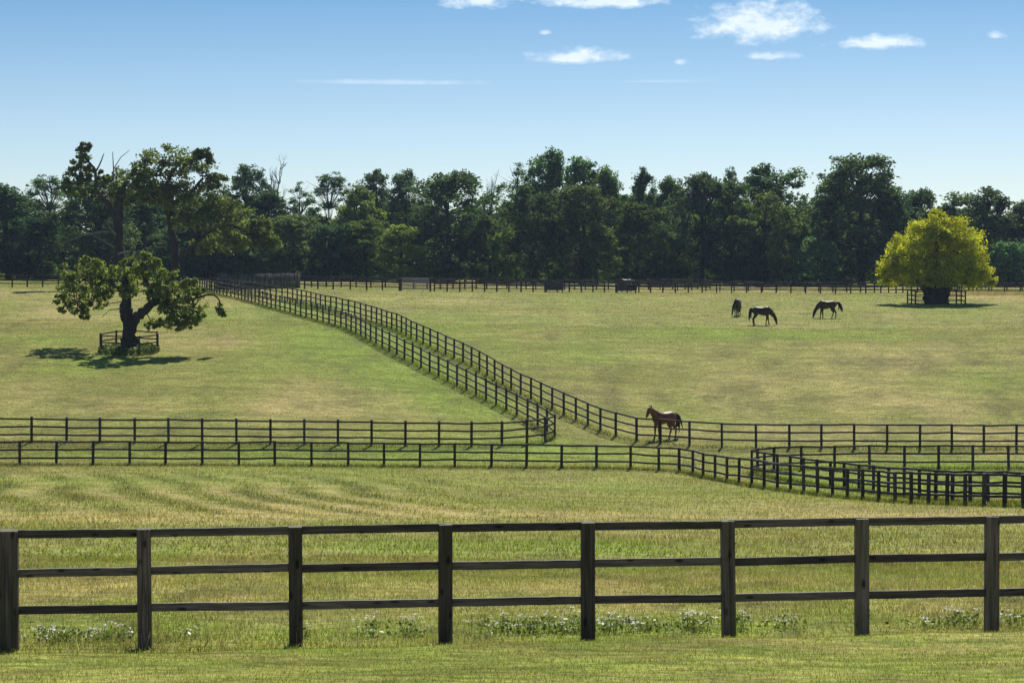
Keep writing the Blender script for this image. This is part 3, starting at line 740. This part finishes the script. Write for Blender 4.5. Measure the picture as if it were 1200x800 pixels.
# -------- the wood
def tree_variant(kind, seed, cheap=False):
    """trunk and crown in a unit box (width 1, height 1)"""
    r = np.random.default_rng(seed)
    cl = []; tm = MB()
    th = {'broad': .92, 'oval': .95, 'wispy': .97, 'pine': .95, 'shrub': .6}[kind]
    A = {'broad': 1.45, 'oval': 1.75, 'wispy': 2.6, 'pine': 1.9, 'shrub': .95}[kind]
    n, lo, per, size, sub, pw, nar = {'broad': (84, .09, 46, .0165, 4, 2.6, .0), 'oval': (84, .07, 46, .0185, 4, 2.2, .05), 'wispy': (80, .20, 28, .017, 4, 2.2, .05),
                                      'pine': (80, .26, 42, .0165, 4, 2.2, .0), 'shrub': (50, .0, 32, .026, 4, 2.2, .0)}[kind]
    lobes = [(r.uniform(0, 6.28), r.uniform(.3, .95), r.uniform(.10, .25)) for _ in range(6)]
    while len(cl) < n:
        t = r.random() ** .85
        pr = (1 - (max(t - .30, 0) / .72) ** pw) ** .5 * (.72 + .28 * min(1, t / .25)) - nar * t
        an = r.uniform(0, 6.28); q = pr * .44 * math.sqrt(r.uniform(.12, 1))
        z = lo + (.95 - lo) * t
        g = .86
        for la, lz, lw in lobes: g += .30 * math.exp(-((math.cos(an - la) - 1) ** 2) * 3 - ((z - lz) / lw) ** 2)
        q *= min(g, 1.12)
        rr = r.uniform(.085, .155) * {'wispy': .85, 'pine': .9, 'shrub': 1.1}.get(kind, 1)
        top = 1 + .10 * math.sin(an * 2 + seed) * (q / .44) + r.normal(0, .02)
        cl.append((np.array([q * math.cos(an), q * math.sin(an), z * A * top]), (rr * 1.25, rr * 1.25, rr * 1.0)))
    bend = np.cumsum(r.normal(0, .012, (7, 2)), axis=0)
    hs = np.linspace(0, th, 7) * A
    st = np.array([(bend[i, 0], bend[i, 1], hs[i]) for i in range(7)]); st[0, 2] = -.03
    tr = np.array([.040, .030, .026, .022, .017, .011, .004]) * (.7 if kind == 'wispy' else 1)
    tm.tube(st, tr, 7, .05)
    for c, rad in cl[::2]:
        b = st[np.argmin(np.abs(hs - c[2] * .8))]
        tm.tube(smooth_path([b, (b + c) / 2 + np.array([0, 0, -.02]), c], 2), np.linspace(.011, .003, 5), 4)
    if kind in ('wispy',):
        for _ in range(18):
            a = st[int(r.integers(3, 6))]; e = a + np.array([r.normal(0, .2), r.normal(0, .2), r.uniform(.15, .5)])
            tm.tube([a, (a + e) / 2 + r.normal(0, .02, 3), e], [.008, .005, .002], 4)
    tme = tm.build('trunk_' + kind, M_bark2, True)
    if cheap: per, size = per * .3, size * 1.8
    cme = crown_mesh('crown_' + kind, cl, per, size, M_woodleaf, r, sub=sub, shell=.3)
    k = None
    for me in (cme, tme):
        co = np.empty(len(me.vertices) * 3, np.float32); me.vertices.foreach_get('co', co); co = co.reshape(-1, 3)
        if k is None: k = .5 / np.percentile(np.abs(co[:, :2]), 98.5), 1.0 / np.percentile(co[:, 2], 99.7)
        co[:, :2] *= k[0]; co[:, 2] *= k[1]
        me.vertices.foreach_set('co', co.ravel()); me.update()
    return tme, cme
def bare_variant(seed):
    r = np.random.default_rng(seed); tm = MB()
    def grow(p, d, ln, w, k):
        q = p + d * ln; mid = (p + q) / 2 + r.normal(0, .03, 3) * ln * 3
        tm.tube([p, mid, q], [w, w * .85, w * .65], 5 if k > 1 else 4)
        if k == 0: return
        for _ in range(3 if k > 1 else 3):
            e = d + r.normal(0, .38, 3); e[2] = abs(e[2]) * .8 + .25; e /= np.linalg.norm(e)
            grow(q if r.random() < .6 else mid, e, ln * r.uniform(.55, .8), w * .55, k - 1)
    grow(np.array([0, 0, -.02]), np.array([0, 0, 1.]), .45, .026, 0)
    for s in (-.05, .06):
        grow(np.array([0, 0, .43]), np.array([s * 3, s, .95]), .2, .017, 4)
    me = tm.build('bare_tree', M_dead, True)
    co = np.empty(len(me.vertices) * 3, np.float32); me.vertices.foreach_get('co', co); co = co.reshape(-1, 3)
    co[:, 2] /= co[:, 2].max(); co[:, :2] *= .5 / np.abs(co[:, :2]).max()
    me.vertices.foreach_set('co', co.ravel()); me.update()
    return me
VAR = {'broad': [tree_variant('broad', s) for s in (1, 2, 3, 4)], 'oval': [tree_variant('oval', s) for s in (11, 12, 13)], 'wispy': [tree_variant('wispy', s) for s in (21, 22)],
       'pine': [tree_variant('pine', s) for s in (31, 32)], 'shrub': [tree_variant('shrub', s) for s in (41, 42, 43)]}
VAR['deep'] = [tree_variant('oval', s, True) for s in (61, 62)] + [tree_variant('broad', 63, True)]
BARE = [bare_variant(51), bare_variant(52)]
rt = np.random.default_rng(99)
cnt = {}
def wood_tree(u, vt, w, y, kind, tint, label, group='trees of the wood beyond the far fence', name=None):
    y += 15; x = (u - 600) / F * y; z0 = zgf(x, y)
    h = -(vt - 400) / F * y - z0; wm = w * y / F
    i = cnt.get(kind, 0); cnt[kind] = i + 1
    nm = name or {'pine': 'pine_tree', 'shrub': 'bush', 'bare': 'bare_tree'}.get(kind, 'woodland_tree')
    root = empty(nm, (x, y, z0), label, 'bush' if kind == 'shrub' else 'tree', group, rt.uniform(0, 6.28))
    k = 1.0 if kind in ('bare', 'shrub') else 1.32
    root.scale = (wm * k, wm * k, h)
    if kind == 'bare':
        put('trunk', BARE[i % 2], root)
        return
    t, c = VAR[kind][i % len(VAR[kind])]
    put('trunk', t, root)
    o = put('crown', c, root); k = rt.uniform(.8, 1.2)
    q = rt.uniform(.86, 1.18); o.color = (tint[0] * k * q, tint[1] * k, tint[2] * k * rt.uniform(.85, 1.15), 1)
DK, MD, OL, BR, GY = (.68, .76, .80), (1.0, 1.06, .92), (1.45, 1.32, .8), (1.8, 1.7, .8), (1.25, 1.32, 1.3)
WOOD = [
 (8, 218, 74, 292, 'oval', DK, 'dark dense tree at the left end of the wood'),
 (58, 206, 50, 302, 'wispy', MD, 'thin airy tree near the left end of the wood with sky showing through it'),
 (118, 212, 76, 286, 'broad', DK, 'very dark broad tree directly behind the stag-headed oak'),
 (170, 216, 66, 298, 'oval', DK, 'dark tree filling the gap between the two tall oak trunks'),
 (245, 240, 70, 290, 'oval', MD, 'mid green tree of the wood under the right part of the spreading oak crown'),
 (285, 195, 62, 302, 'pine', DK, 'dark clumpy pine just right of the spreading oak'),
 (323, 182, 44, 308, 'bare', MD, 'bare leafless treetop rising above the wood left of centre'),
 (316, 226, 58, 297, 'oval', DK, 'dark tree below the bare leafless treetop'),
 (352, 214, 34, 300, 'wispy', MD, 'slender thin-leaved tree right of the bare treetop'),
 (386, 203, 46, 306, 'wispy', MD, 'taller flat-topped thin-leaved tree left of the olive green tree'),
 (345, 252, 66, 287, 'oval', MD, 'lower mid green tree at the wood edge below the thin-leaved trees'),
 (420, 219, 54, 294, 'oval', OL, 'olive green tree standing in front of the two pines'),
 (440, 200, 46, 313, 'pine', DK, 'left one of two dark pines behind the olive green tree'),
 (478, 200, 50, 311, 'pine', DK, 'right one of two dark pines, beside the big rounded tree'),
 (527, 203, 82, 292, 'broad', MD, 'big rounded green tree with an even domed crown left of centre'),
 (468, 264, 48, 284, 'oval', BR, 'small bright green tree at the wood edge left of the big rounded tree'),
 (428, 258, 52, 286, 'oval', OL, 'small olive tree at the wood edge below the left pine'),
 (388, 264, 54, 285, 'shrub', DK, 'dark low tree at the wood edge below the flat-topped thin tree'),
 (576, 199, 34, 304, 'bare', MD, 'pale bare-stemmed tree right of the big rounded tree'),
 (572, 252, 44, 289, 'oval', MD, 'narrow tree at the wood edge below the pale bare stems'),
 (605, 192, 44, 306, 'wispy', MD, 'thin-crowned tree left of the tallest spreading crown'),
 (644, 178, 62, 308, 'broad', (1.15, 1.2, 1.0), 'tallest spreading crown rising above the pair of dark trees'),
 (684, 186, 52, 307, 'oval', (1.1, 1.15, 1.0), 'tall tree immediately right of the tallest spreading crown'),
 (714, 199, 40, 304, 'oval', MD, 'tree behind and just right of the pair of dark trees'),
 (626, 219, 66, 284, 'broad', (.8, .75, .7), 'left one of the pair of big dark trees in front of the wood centre'),
 (683, 218, 70, 284, 'broad', (.8, .78, .7), 'right one of the pair of big dark trees in front of the wood centre'),
 (752, 199, 42, 307, 'oval', DK, 'dark pointed tree rising behind the small dark round tree'),
 (748, 238, 58, 282, 'oval', (.85, .85, .7), 'small dark round tree with a bright top right of the dark pair'),
 (788, 209, 44, 305, 'oval', MD, 'mid green tree in the dip right of the dark pointed tree'),
 (822, 204, 62, 290, 'broad', DK, 'broad dark tree right of centre with its crown reaching the ground'),
 (856, 197, 24, 314, 'wispy', DK, 'thin conifer tip showing above the wood right of centre'),
 (858, 213, 60, 292, 'oval', MD, 'mid green tree below the thin conifer tip'),
 (905, 195, 74, 302, 'broad', DK, 'domed dark tree left of the gap in the skyline'),
 (898, 228, 66, 287, 'broad', MD, 'grey green tree in front of the domed dark tree'),
 (978, 203, 52, 297, 'oval', DK, 'left shoulder tree of the tallest group on the right'),
 (1012, 184, 92, 291, 'broad', DK, 'tallest broad tree on the right of the wood'),
 (958, 277, 60, 282, 'shrub', GY, 'grey green bush at the wood edge below the gap in the skyline'),
 (915, 276, 42, 284, 'shrub', OL, 'small green bush left of the grey green bush'),
 (1045, 226, 50, 289, 'oval', DK, 'dark tree just behind the left side of the yellow tree'),
 (1076, 223, 46, 297, 'broad', DK, 'dark tree directly above the yellow tree'),
 (1148, 222, 72, 293, 'broad', DK, 'dark broad tree right of and behind the yellow tree'),
 (1196, 236, 54, 297, 'oval', DK, 'dark tree at the right edge of the picture'),
 (1182, 284, 50, 283, 'shrub', GY, 'grey green bush at the right edge of the picture'),
 (1112, 240, 46, 300, 'oval', DK, 'dark tree behind the right shoulder of the yellow tree'),
 (780, 262, 46, 287, 'oval', DK, 'low dark tree between the small round tree and the broad dark tree'),
 (700, 262, 40, 285, 'oval', OL, 'low olive tree tucked against the right side of the dark pair'),
 (590, 268, 40, 285, 'shrub', BR, 'bright low bush against the left side of the dark pair'),
 (930, 245, 50, 290, 'oval', DK, 'dark tree filling the dip between the domed tree and the tallest group'),
 (45, 255, 60, 287, 'oval', DK, 'low dark tree at the wood edge near the left border'),
 (215, 262, 60, 286, 'oval', DK, 'low dark tree behind the trunk of the spreading oak'),
]
for a in WOOD: wood_tree(*a)
for u in np.arange(-190, 1400, 23):
    uu = u + rt.uniform(-10, 10)
    top = float(np.interp(u, [-200, 30, 66, 80, 100, 250, 300, 360, 410, 450, 560, 580, 600, 730, 770, 860, 930, 950, 980, 1060, 1110, 1200, 1400], [228, 228, 262, 282, 228, 218, 236, 254, 246, 224, 236, 252, 216, 216, 224, 224, 236, 242, 216, 234, 240, 240, 236])) + rt.uniform(2, 16)
    y = rt.uniform(312, 350)
    wood_tree(uu, top, rt.uniform(52, 76), y, 'deep', [DK, DK, MD][int(rt.integers(3))], 'dark tree deep in the wood, mostly hidden behind the front trees', 'hidden trees deep in the wood')
for u in list(np.arange(-170, -20, 48)) + list(np.arange(1240, 1400, 48)):
    wood_tree(u, rt.uniform(205, 235), rt.uniform(60, 80), rt.uniform(286, 300), 'deep', DK, 'dark tree of the wood just outside the picture', 'trees of the wood beyond the frame')
for u in np.arange(-60, 1260, 27):
    uu = u + rt.uniform(-12, 12)
    b = rt.random()
    wood_tree(uu, rt.uniform(298, 320), rt.uniform(34, 56), rt.uniform(287, 306), 'shrub', BR if b < .3 else (OL if b < .55 else MD), 'low bush in the shade under the wood', 'undergrowth bushes under the wood')

n = 26000
P = np.stack([rng.uniform(-125, 125, n), rng.uniform(338, 372, n), rng.random(n)], -1)
P[:, 2] = zg(P[:, 0], P[:, 1]) - .3 + P[:, 2] ** 1.2 * (5.5 + 3.5 * fbm(P[:, 0] / 7, P[:, 1] / 7, 91, 3))
v, f = leaf_quads(P, .62, rng)
o = put('undergrowth', mesh('undergrowth', v, f, M_woodleaf, False, {'tone': ('FLOAT', np.repeat(rng.random(n), 4))})); o.color = (.8, .85, .85, 1)
tag(o, 'dense dark undergrowth closing off the back of the wood', kind='stuff')

# ------------------------------------------------------------------ horses
def horse_material(name, coat, points, lo, hi):
    m, n, l = new_mat(name)
    o = n.new('ShaderNodeOutputMaterial'); b = n.new('ShaderNodeBsdfPrincipled'); b.inputs['Roughness'].default_value = .5; b.inputs['Specular IOR Level'].default_value = .35
    t = n.new('ShaderNodeTexCoord'); s = n.new('ShaderNodeSeparateXYZ'); l.new(t.outputs['Object'], s.inputs[0])
    z = n.new('ShaderNodeTexNoise'); z.inputs['Scale'].default_value = 4; l.new(t.outputs['Object'], z.inputs['Vector'])
    a = n.new('ShaderNodeMath'); a.operation = 'MULTIPLY_ADD'; a.inputs[1].default_value = .25; l.new(z.outputs[0], a.inputs[0]); l.new(s.outputs[2], a.inputs[2])
    r = n.new('ShaderNodeMapRange'); r.inputs[1].default_value = lo; r.inputs[2].default_value = hi; l.new(a.outputs[0], r.inputs[0])
    x = n.new('ShaderNodeMix'); x.data_type = 'RGBA'; l.new(r.outputs[0], x.inputs[0]); x.inputs[6].default_value = (*points, 1); x.inputs[7].default_value = (*coat, 1)
    l.new(x.outputs[2], b.inputs['Base Color']); l.new(b.outputs[0], o.inputs[0])
    return m
M_bay = horse_material('dark_bay_coat', (.028, .014, .009), (.010, .008, .007), .62, .95)
M_brown = horse_material('brown_coat', (.044, .019, .010), (.012, .009, .008), .62, .95)
M_chest = horse_material('chestnut_coat', (.18, .056, .017), (.06, .024, .012), .3, .8)
M_hair_dk = solid('black_horse_hair', (.011, .009, .008), rough=.5, var=.3, bump=.3)
M_hair_ch = solid('chestnut_horse_hair', (.20, .085, .03), rough=.5, var=.3, bump=.3)
M_hair_td = solid('dark_chestnut_tail_hair', (.045, .018, .010), rough=.5, var=.3, bump=.3)
def horse(x, y, rz, label, coat, hair, graze=True, tail=0.0, step=(0, 0, 0, 0), scale=1.0, turn=0.0, tailhair=None):
    z0 = zgf(x, y)
    root = empty('horse', (x, y, z0), label, 'horse', None, rz)
    hb = MB()
    def loft(st, y0=0.0):
        """st: (x, z, in-plane radius, lateral radius[, y]) stations, closed at both ends"""
        n, K = len(st), 14
        ang = np.linspace(0, 2 * math.pi, K, endpoint=False)
        v, f = [], []
        for i, q in enumerate(st):
            p0, p1 = st[max(i - 1, 0)], st[min(i + 1, n - 1)]
            d = np.array([p1[0] - p0[0], p1[1] - p0[1]]); d /= np.linalg.norm(d)
            yy = q[4] if len(q) > 4 else y0
            for t in ang: v.append((q[0] - d[1] * q[2] * math.cos(t), yy + q[3] * math.sin(t), q[1] + d[0] * q[2] * math.cos(t)))
        for i in range(n - 1):
            for j in range(K): f.append([i * K + j, i * K + (j + 1) % K, (i + 1) * K + (j + 1) % K, (i + 1) * K + j])
        for i, e in ((0, 0), (n - 1, 1)):
            v.append((st[i][0], st[i][4] if len(st[i]) > 4 else y0, st[i][1])); c = len(v) - 1
            for j in range(0, K, 2): f.append([c, i * K + j, i * K + (j + 1) % K, i * K + (j + 2) % K])
        hb.add(v, f)
    def tr_(x): return turn * max(0, x - .42) ** 1.4 * .8
    loft([(-.87, 1.31, .05, .05), (-.82, 1.26, .16, .14), (-.68, 1.22, .27, .24), (-.48, 1.22, .31, .285), (-.25, 1.195, .30, .285), (0, 1.15, .335, .31), (.2, 1.145, .36, .30), (.38, 1.17, .375, .27), (.55, 1.16, .33, .23), (.68, 1.14, .24, .17), (.76, 1.12, .10, .08)])
    if graze:
        nk = [(.40, 1.26, .31, .17), (.62, 1.14, .25, .14), (.84, .93, .185, .105), (1.00, .72, .145, .09), (1.04, .64, .12, .08)]
        hd = [(1.00, .76, .05, .05), (1.04, .68, .13, .088), (1.09, .56, .15, .09), (1.13, .43, .125, .08), (1.17, .28, .095, .066), (1.20, .14, .075, .057), (1.215, .06, .06, .05), (1.22, .03, .02, .02)]
        ex = [((1.00, .80), (1.04, .92))]
        crest = [(.50, 1.56), (.79, 1.31), (.98, 1.03), (1.10, .80)]
    else:
        nk = [(.38, 1.22, .31, .17), (.58, 1.34, .27, .145), (.80, 1.49, .205, .115), (.98, 1.61, .16, .092), (1.05, 1.66, .12, .08)]
        hd = [(.97, 1.74, .05, .05), (1.03, 1.71, .12, .09), (1.11, 1.63, .158, .095), (1.20, 1.52, .128, .082), (1.30, 1.39, .095, .068), (1.38, 1.28, .078, .058), (1.42, 1.22, .062, .05), (1.435, 1.195, .02, .02)]
        ex = [((.99, 1.80), (1.02, 1.92))]
        crest = [(.40, 1.56), (.55, 1.60), (.74, 1.69), (.93, 1.78)]
    loft([(*q, tr_(q[0])) for q in nk]); loft([(*q, tr_(q[0])) for q in hd])
    for sg, dx in ((-1, step[0]), (1, step[1])):
        L_ = [(.42, 1.22, .17, .10), (.43, 1.02, .16, .10), (.43, .86, .125, .095), (.44, .70, .090, .076), (.45, .55, .070, .062), (.455, .48, .072, .065), (.45, .41, .056, .052), (.445, .25, .049, .046), (.445, .16, .05, .046), (.465, .10, .044, .044), (.485, .055, .058, .056), (.49, 0, .068, .064)]
        loft([(x_ + dx * max(0, 1 - z_ / .95), z_, a_, b_, sg * (.135 + .01 * z_)) for x_, z_, a_, b_ in L_])
    for sg, dx in ((-1, step[2]), (1, step[3])):
        L_ = [(-.50, 1.26, .25, .13), (-.50, 1.05, .24, .14), (-.49, .90, .18, .12), (-.54, .76, .13, .10), (-.64, .62, .088, .07), (-.70, .53, .082, .062), (-.69, .44, .062, .054), (-.665, .30, .052, .048), (-.65, .16, .05, .046), (-.63, .10, .044, .044), (-.605, .055, .058, .056), (-.60, 0, .068, .064)]
        loft([(x_ + dx * max(0, 1 - z_ / 1.0), z_, a_, b_, sg * (.15 + .0 * z_)) for x_, z_, a_, b_ in L_])
    me = hb.build('horse_lofts', coat)
    o = bpy.data.objects.new('horse_lofts', me); COL.objects.link(o)
    rm = o.modifiers.new('remesh', 'REMESH'); rm.mode = 'VOXEL'; rm.voxel_size = .028
    sm = o.modifiers.new('smooth', 'SMOOTH'); sm.factor = .5; sm.iterations = 5
    bpy.context.view_layer.update()
    body = bpy.data.meshes.new_from_object(o.evaluated_get(bpy.context.evaluated_depsgraph_get()))
    COL.objects.unlink(o); bpy.data.objects.remove(o)
    body.name = 'horse_body'; body.materials.clear(); body.materials.append(coat)
    body.polygons.foreach_set('use_smooth', np.ones(len(body.polygons), bool))
    put('body', body, root)
    (exa, exb), = ex
    ear = [(exa[0], tr_(exa[0]) + q * .06, exa[1] - .03) for q in (-1, 1)]; er2 = [(exb[0], tr_(exb[0]) + q * .085, exb[1]) for q in (-1, 1)]
    crest = [(c_[0], tr_(c_[0]), c_[1]) for c_ in crest]
    for a, b in zip(ear, er2):
        m = MB(); m.tube([a, tuple((np.array(a) + np.array(b)) / 2), b], [.032, .034, .004], 6); put('ear', m.build('ear', coat, True), root)
    # mane: a fringe of locks along the crest
    m = MB(); cp = smooth_path(crest, 6)
    for i, p in enumerate(cp):
        for s in (-1, 1):
            q = p + np.array([rng.normal(0, .02), s * .02, -.03]); e = q + np.array([-.05 + rng.normal(0, .02), s * (.07 + rng.uniform(0, .03)), -.20 + rng.normal(0, .03)])
            m.tube([q, (q + e) / 2 + np.array([0, s * .02, .02]), e], [.03, .026, .006], 5)
    put('mane', m.build('mane', hair, True), root)
    m = MB()
    for k in range(12):
        j = rng.normal(0, .025, 3)
        a = np.array([-.83, 0, 1.385]) + j * .5
        b = a + np.array([-.10 - tail * .22, 0, -.14 + tail * .06]) + j
        c = b + np.array([.0 - tail * .30, 0, -.38 + tail * .12]) + j * 1.6
        d = c + np.array([.04 - tail * .18, 0, -.34]) + j * 2.2
        m.tube(smooth_path([a, b, c, d], 3), np.interp(np.arange(10), [0, 3, 6, 9], [.04, .06, .06, .012]), 6)
    put('tail', m.build('tail', tailhair or hair, True), root)
    root.scale = (scale,) * 3
    return root
p = at(777.5, 515.8)
horse(p[0] + .05, p[1] + .6, R(212), 'chestnut horse standing with raised head behind the lane fence, lit along its back', M_chest, M_hair_ch, False, .2, (.06, -.06, .14, -.10), 1.0, .4, M_hair_td)
p = at(893, 381); horse(p[0], p[1], R(-8), 'dark brown horse grazing with its head to the right, middle of the three', M_bay, M_hair_dk, True, .12, (.12, -.16, .02, -.10), 1.0)
p = at(969, 373); horse(p[0], p[1], R(186), 'brown horse grazing with its head to the left and tail swung out', M_brown, M_hair_dk, True, .6, (.10, -.08, .16, -.12), 1.0)
p = at(864, 370.5); horse(p[0], p[1], R(-104), 'dark horse seen end-on grazing, left of the grazing group', M_bay, M_hair_dk, True, .0, (.05, -.08, .05, -.05), 1.0, -.5)
p = at(735, 342); horse(p[0], p[1] + 3.6, R(184), 'horse half hidden behind the far fence and the dark trough', M_brown, M_hair_dk, True, .1, (.05, -.05, .08, -.08), 1.0)

# ------------------------------------------------------------------ grass, weeds and flowers
def blades(name, x, y, z, h, w, col, label, lean=.35, var=.30):
    n = len(x)
    a = rng.uniform(0, 2 * math.pi, n); hh = h * rng.uniform(.45, 1.35, n); ww = w * rng.uniform(.7, 1.3, n)
    dx, dy = np.cos(a) * ww / 2, np.sin(a) * ww / 2
    lx, ly_ = rng.normal(0, lean, n) * hh, rng.normal(0, lean, n) * hh
    b = np.stack([x, y, z - .01], -1)
    v = np.stack([b + np.stack([-dx, -dy, 0 * dx], -1), b + np.stack([dx, dy, 0 * dx], -1), b + np.stack([lx, ly_, hh], -1)], 1).reshape(-1, 3)
    k = np.exp(rng.normal(0, var, n))[:, None]
    straw = (rng.random(n) < .16)[:, None]
    col = np.where(straw, col * .45 + np.array([.25, .21, .11]), col)
    c = np.clip(col * k, 0, .8)
    tip = np.clip(c * 1.15 + np.array([.02, .015, 0]), 0, .9)
    cc = np.stack([c * .85, c * .85, tip], 1).reshape(-1, 3)
    cc = np.concatenate([cc, np.ones((len(cc), 1))], 1)
    o = put(name, mesh(name, v, np.arange(n * 3).reshape(n, 3), M_blade, False, {'tone': ('FLOAT_COLOR', cc)}))
    return tag(o, label, kind='stuff')
def scatter(n, y0, y1, margin=1.12, power=1.0):
    y = y0 + (y1 - y0) * rng.random(n) ** power
    w = (np.maximum(y, 1) * .24 * margin + .8)
    x = rng.uniform(-1, 1, n) * w
    keep = rng.random(n) < w / w.max()
    return x[keep], y[keep]
# verge: short mown blades
x, y = scatter(150000, 19.2, 25.4); r_ = y - lip_y(x); k = r_ < .02; x, y, r_ = x[k], y[k], r_[k]
blades('verge_grass', x, y, zverge(x, r_), .038, .0085, gcol(x, y), 'short mown grass of the verge')
# rank meadow grass behind the nearest fence
x, y = scatter(230000, 24.3, 44, power=1.25); k = y > lip_y(x) + 2.3; x, y = x[k], y[k]
tall = .032 + .055 * fbm(x / 1.5, y / 2, 81, 3)
blades('meadow_grass', x, y, zg(x, y), tall, .013, gcol(x, y), 'rank meadow grass behind the nearest fence', var=.22)
x, y = scatter(30000, 26, 60, power=1.2); k = y > lip_y(x) + 2.6; x, y = x[k], y[k]
kk = fbm(x / 2.2, y / 3, 85, 3) > .47; x, y = x[kk], y[kk]
blades('seed_heads', x, y, zg(x, y), .19, .010, np.tile(np.array([.30, .235, .14]), (len(x), 1)), 'dry straw stems and seed heads in the meadow grass', .22)
x, y = scatter(190000, 42, 112, power=1.1)
blades('paddock_grass', x, y, zg(x, y), .075 + .05 * fbm(x / 3, y / 4, 82, 3) - .05 * swathe(x, y) * sw_mask(x, y), .030, gcol(x, y), 'grazed grass of the front paddock and the lower lane')
x, y = scatter(300000, 108, 172, power=1.0)
blades('hill_grass', x, y, zg(x, y), .055, .05, gcol(x, y), 'short grass on the slope of the paddock hill', var=.11)
x, y = scatter(150000, 170, 285, power=1.0)
blades('upper_paddock_grass', x, y, zg(x, y), .07, .085, gcol(x, y), 'grass on the upper paddock below the wood', var=.14)
# pale dry strip in front of the far fence on the right
x = rng.uniform(50, 70, 9000); y = rng.normal(249, 3.2, 9000)
blades('dry_grass', x, y, zg(x, y), .42, .05, np.tile(np.array([.42, .33, .20]), (len(x), 1)), 'strip of long pale dry grass in front of the far fence', var=.15)
# rank unmown strips under the fences of the lanes
def strip(pts, n, wid, h, w):
    P = np.array(pts); s = np.concatenate([[0], np.cumsum(np.linalg.norm(np.diff(P, axis=0), axis=1))])
    t = rng.uniform(0, s[-1], n)
    x = np.interp(t, s, P[:, 0]) + rng.normal(0, wid, n); y = np.interp(t, s, P[:, 1]) + rng.normal(0, wid, n)
    return x, y, h, w
xs_, ys_ = [], []
for pts, n in ((base_line(u1, c1), 14000), (back + diag, 9000), (list(up3[::-1]) + row3, 12000), (row4 + tip4 + list(up4), 13000)):
    x, y, _, _ = strip(pts, n, .22, 0, 0); xs_.append(x); ys_.append(y)
x = np.concatenate(xs_); y = np.concatenate(ys_)
blades('fence_line_grass', x, y, zg(x, y), .17, .035, gcol(x, y) * .72 + np.array([.01, .02, .0]), 'longer unmown grass along the feet of the lane fences')
# weeds inside the oak guard
n = 2600
a = rng.uniform(0, 6.28, n); q = 2.1 * rng.random(n) ** .6
P = np.stack([oak_xy[0] + q * np.cos(a), oak_xy[1] + q * .9 * np.sin(a) - .2, 0 * a], -1)
P[:, 2] = zg(P[:, 0], P[:, 1]) + rng.uniform(0, .42, n)
v, f = leaf_quads(P, .085, rng)
o = put('nettles', mesh('nettles', v, f, M_weed, False, {'tone': ('FLOAT', np.repeat(rng.random(n), 4))})); tag(o, 'dark weeds and nettles round the foot of the guarded oak', kind='stuff')

# white wildflowers at the foot of the nearest fence
M_petal = leaf_material('white_petal', (.86, .85, .76), trans=.5, gloss=.02, var=.1)
def flower_clump(u, n, w, label, hgt=.2):
    y0_ = 26.75 + (u / 1162) * 1.3
    x0 = (u - 600) / F * y0_; z0 = zgf(x0, y0_)
    root = empty('flower_clump', (x0, y0_, z0), label, 'flowers', 'white flower clumps along the nearest fence')
    st = MB(); P_ = []
    for i in range(int(n * .42)):
        px, py = rng.normal(0, w * 1.15), rng.normal(0, .2)
        h = hgt * rng.uniform(.45, 1.2)
        tip = np.array([px + rng.normal(0, .03), py + rng.normal(0, .03), h])
        st.tube([(px, py, -.02), ((px + tip[0]) / 2, (py + tip[1]) / 2, h * .5), tip], [.004, .003, .002], 3)
        for k in range(int(rng.integers(4, 9))):
            c = tip + np.array([rng.normal(0, .022), rng.normal(0, .022), rng.normal(.004, .008)])
            P_.append(c)
    tag(put('stem', st.build('stem', M_weed), root), kind='stuff')
    v, f = leaf_quads(np.array(P_), .011, rng, .25, 1.0)
    tag(put('blossom', mesh('blossom', v, f, M_petal, False, {'tone': ('FLOAT', np.repeat(rng.random(len(P_)), 4))}), root), kind='stuff')
    m = n * 3
    C = np.stack([rng.normal(0, w * 1.05, m), rng.normal(0, .17, m), rng.uniform(0, hgt * .85, m)], -1)
    v, f = leaf_quads(C, .028, rng)
    tag(put('foliage', mesh('foliage', v, f, M_weed, False, {'tone': ('FLOAT', np.repeat(rng.random(m), 4))}), root), kind='stuff')
for a in [(68, 60, .22, 'bright patch of white flowers just right of the thick left post', .17), (122, 34, .14, 'white flowers in the middle of the first bay from the left', .16), (148, 14, .08, 'a few white flowers close to the left of the second post', .15), (222, 10, .1, 'sparse white flowers right of the second post', .13),
          (356, 9, .06, 'few white flowers at the right foot of the third post', .14), (436, 18, .08, 'small white flower tuft in the middle of the bay after the third post', .24), (482, 24, .1, 'white flower tuft left of the fourth post', .22), (605, 80, .28, 'largest patch of white flowers, midway between the fourth and fifth posts', .22),
          (660, 46, .18, 'white flowers close to the left of the fifth post', .24), (708, 40, .14, 'white flowers close to the right of the fifth post', .22), (757, 44, .2, 'white flowers between the fifth and sixth posts', .18), (816, 46, .16, 'white flowers close to the left of the sixth post', .22),
          (868, 22, .06, 'tight white flower tuft at the right foot of the sixth post', .22), (922, 24, .14, 'pale thin flowers between the sixth and seventh posts', .2), (1090, 22, .16, 'low white flowers in the bay before the last post', .12), (1128, 40, .14, 'tall white flower tuft left of the last full post', .22), (1185, 26, .12, 'white flowers at the right edge by the last post', .18)]:
    flower_clump(*a)

# ------------------------------------------------------------------ summer air
hm, n, l = new_mat('summer_haze')
o = n.new('ShaderNodeOutputMaterial'); pv = n.new('ShaderNodeVolumePrincipled')
pv.inputs['Color'].default_value = (.55, .76, 1.0, 1); pv.inputs['Density'].default_value = .00010; pv.inputs['Anisotropy'].default_value = .25
l.new(pv.outputs[0], o.inputs['Volume'])
m = MB(); m.box((0, 800, 12), (3700, 1700, 46))
hz = put('haze', m.build('haze', hm)); tag(hz, 'thin blue summer haze over the fields', kind='stuff')
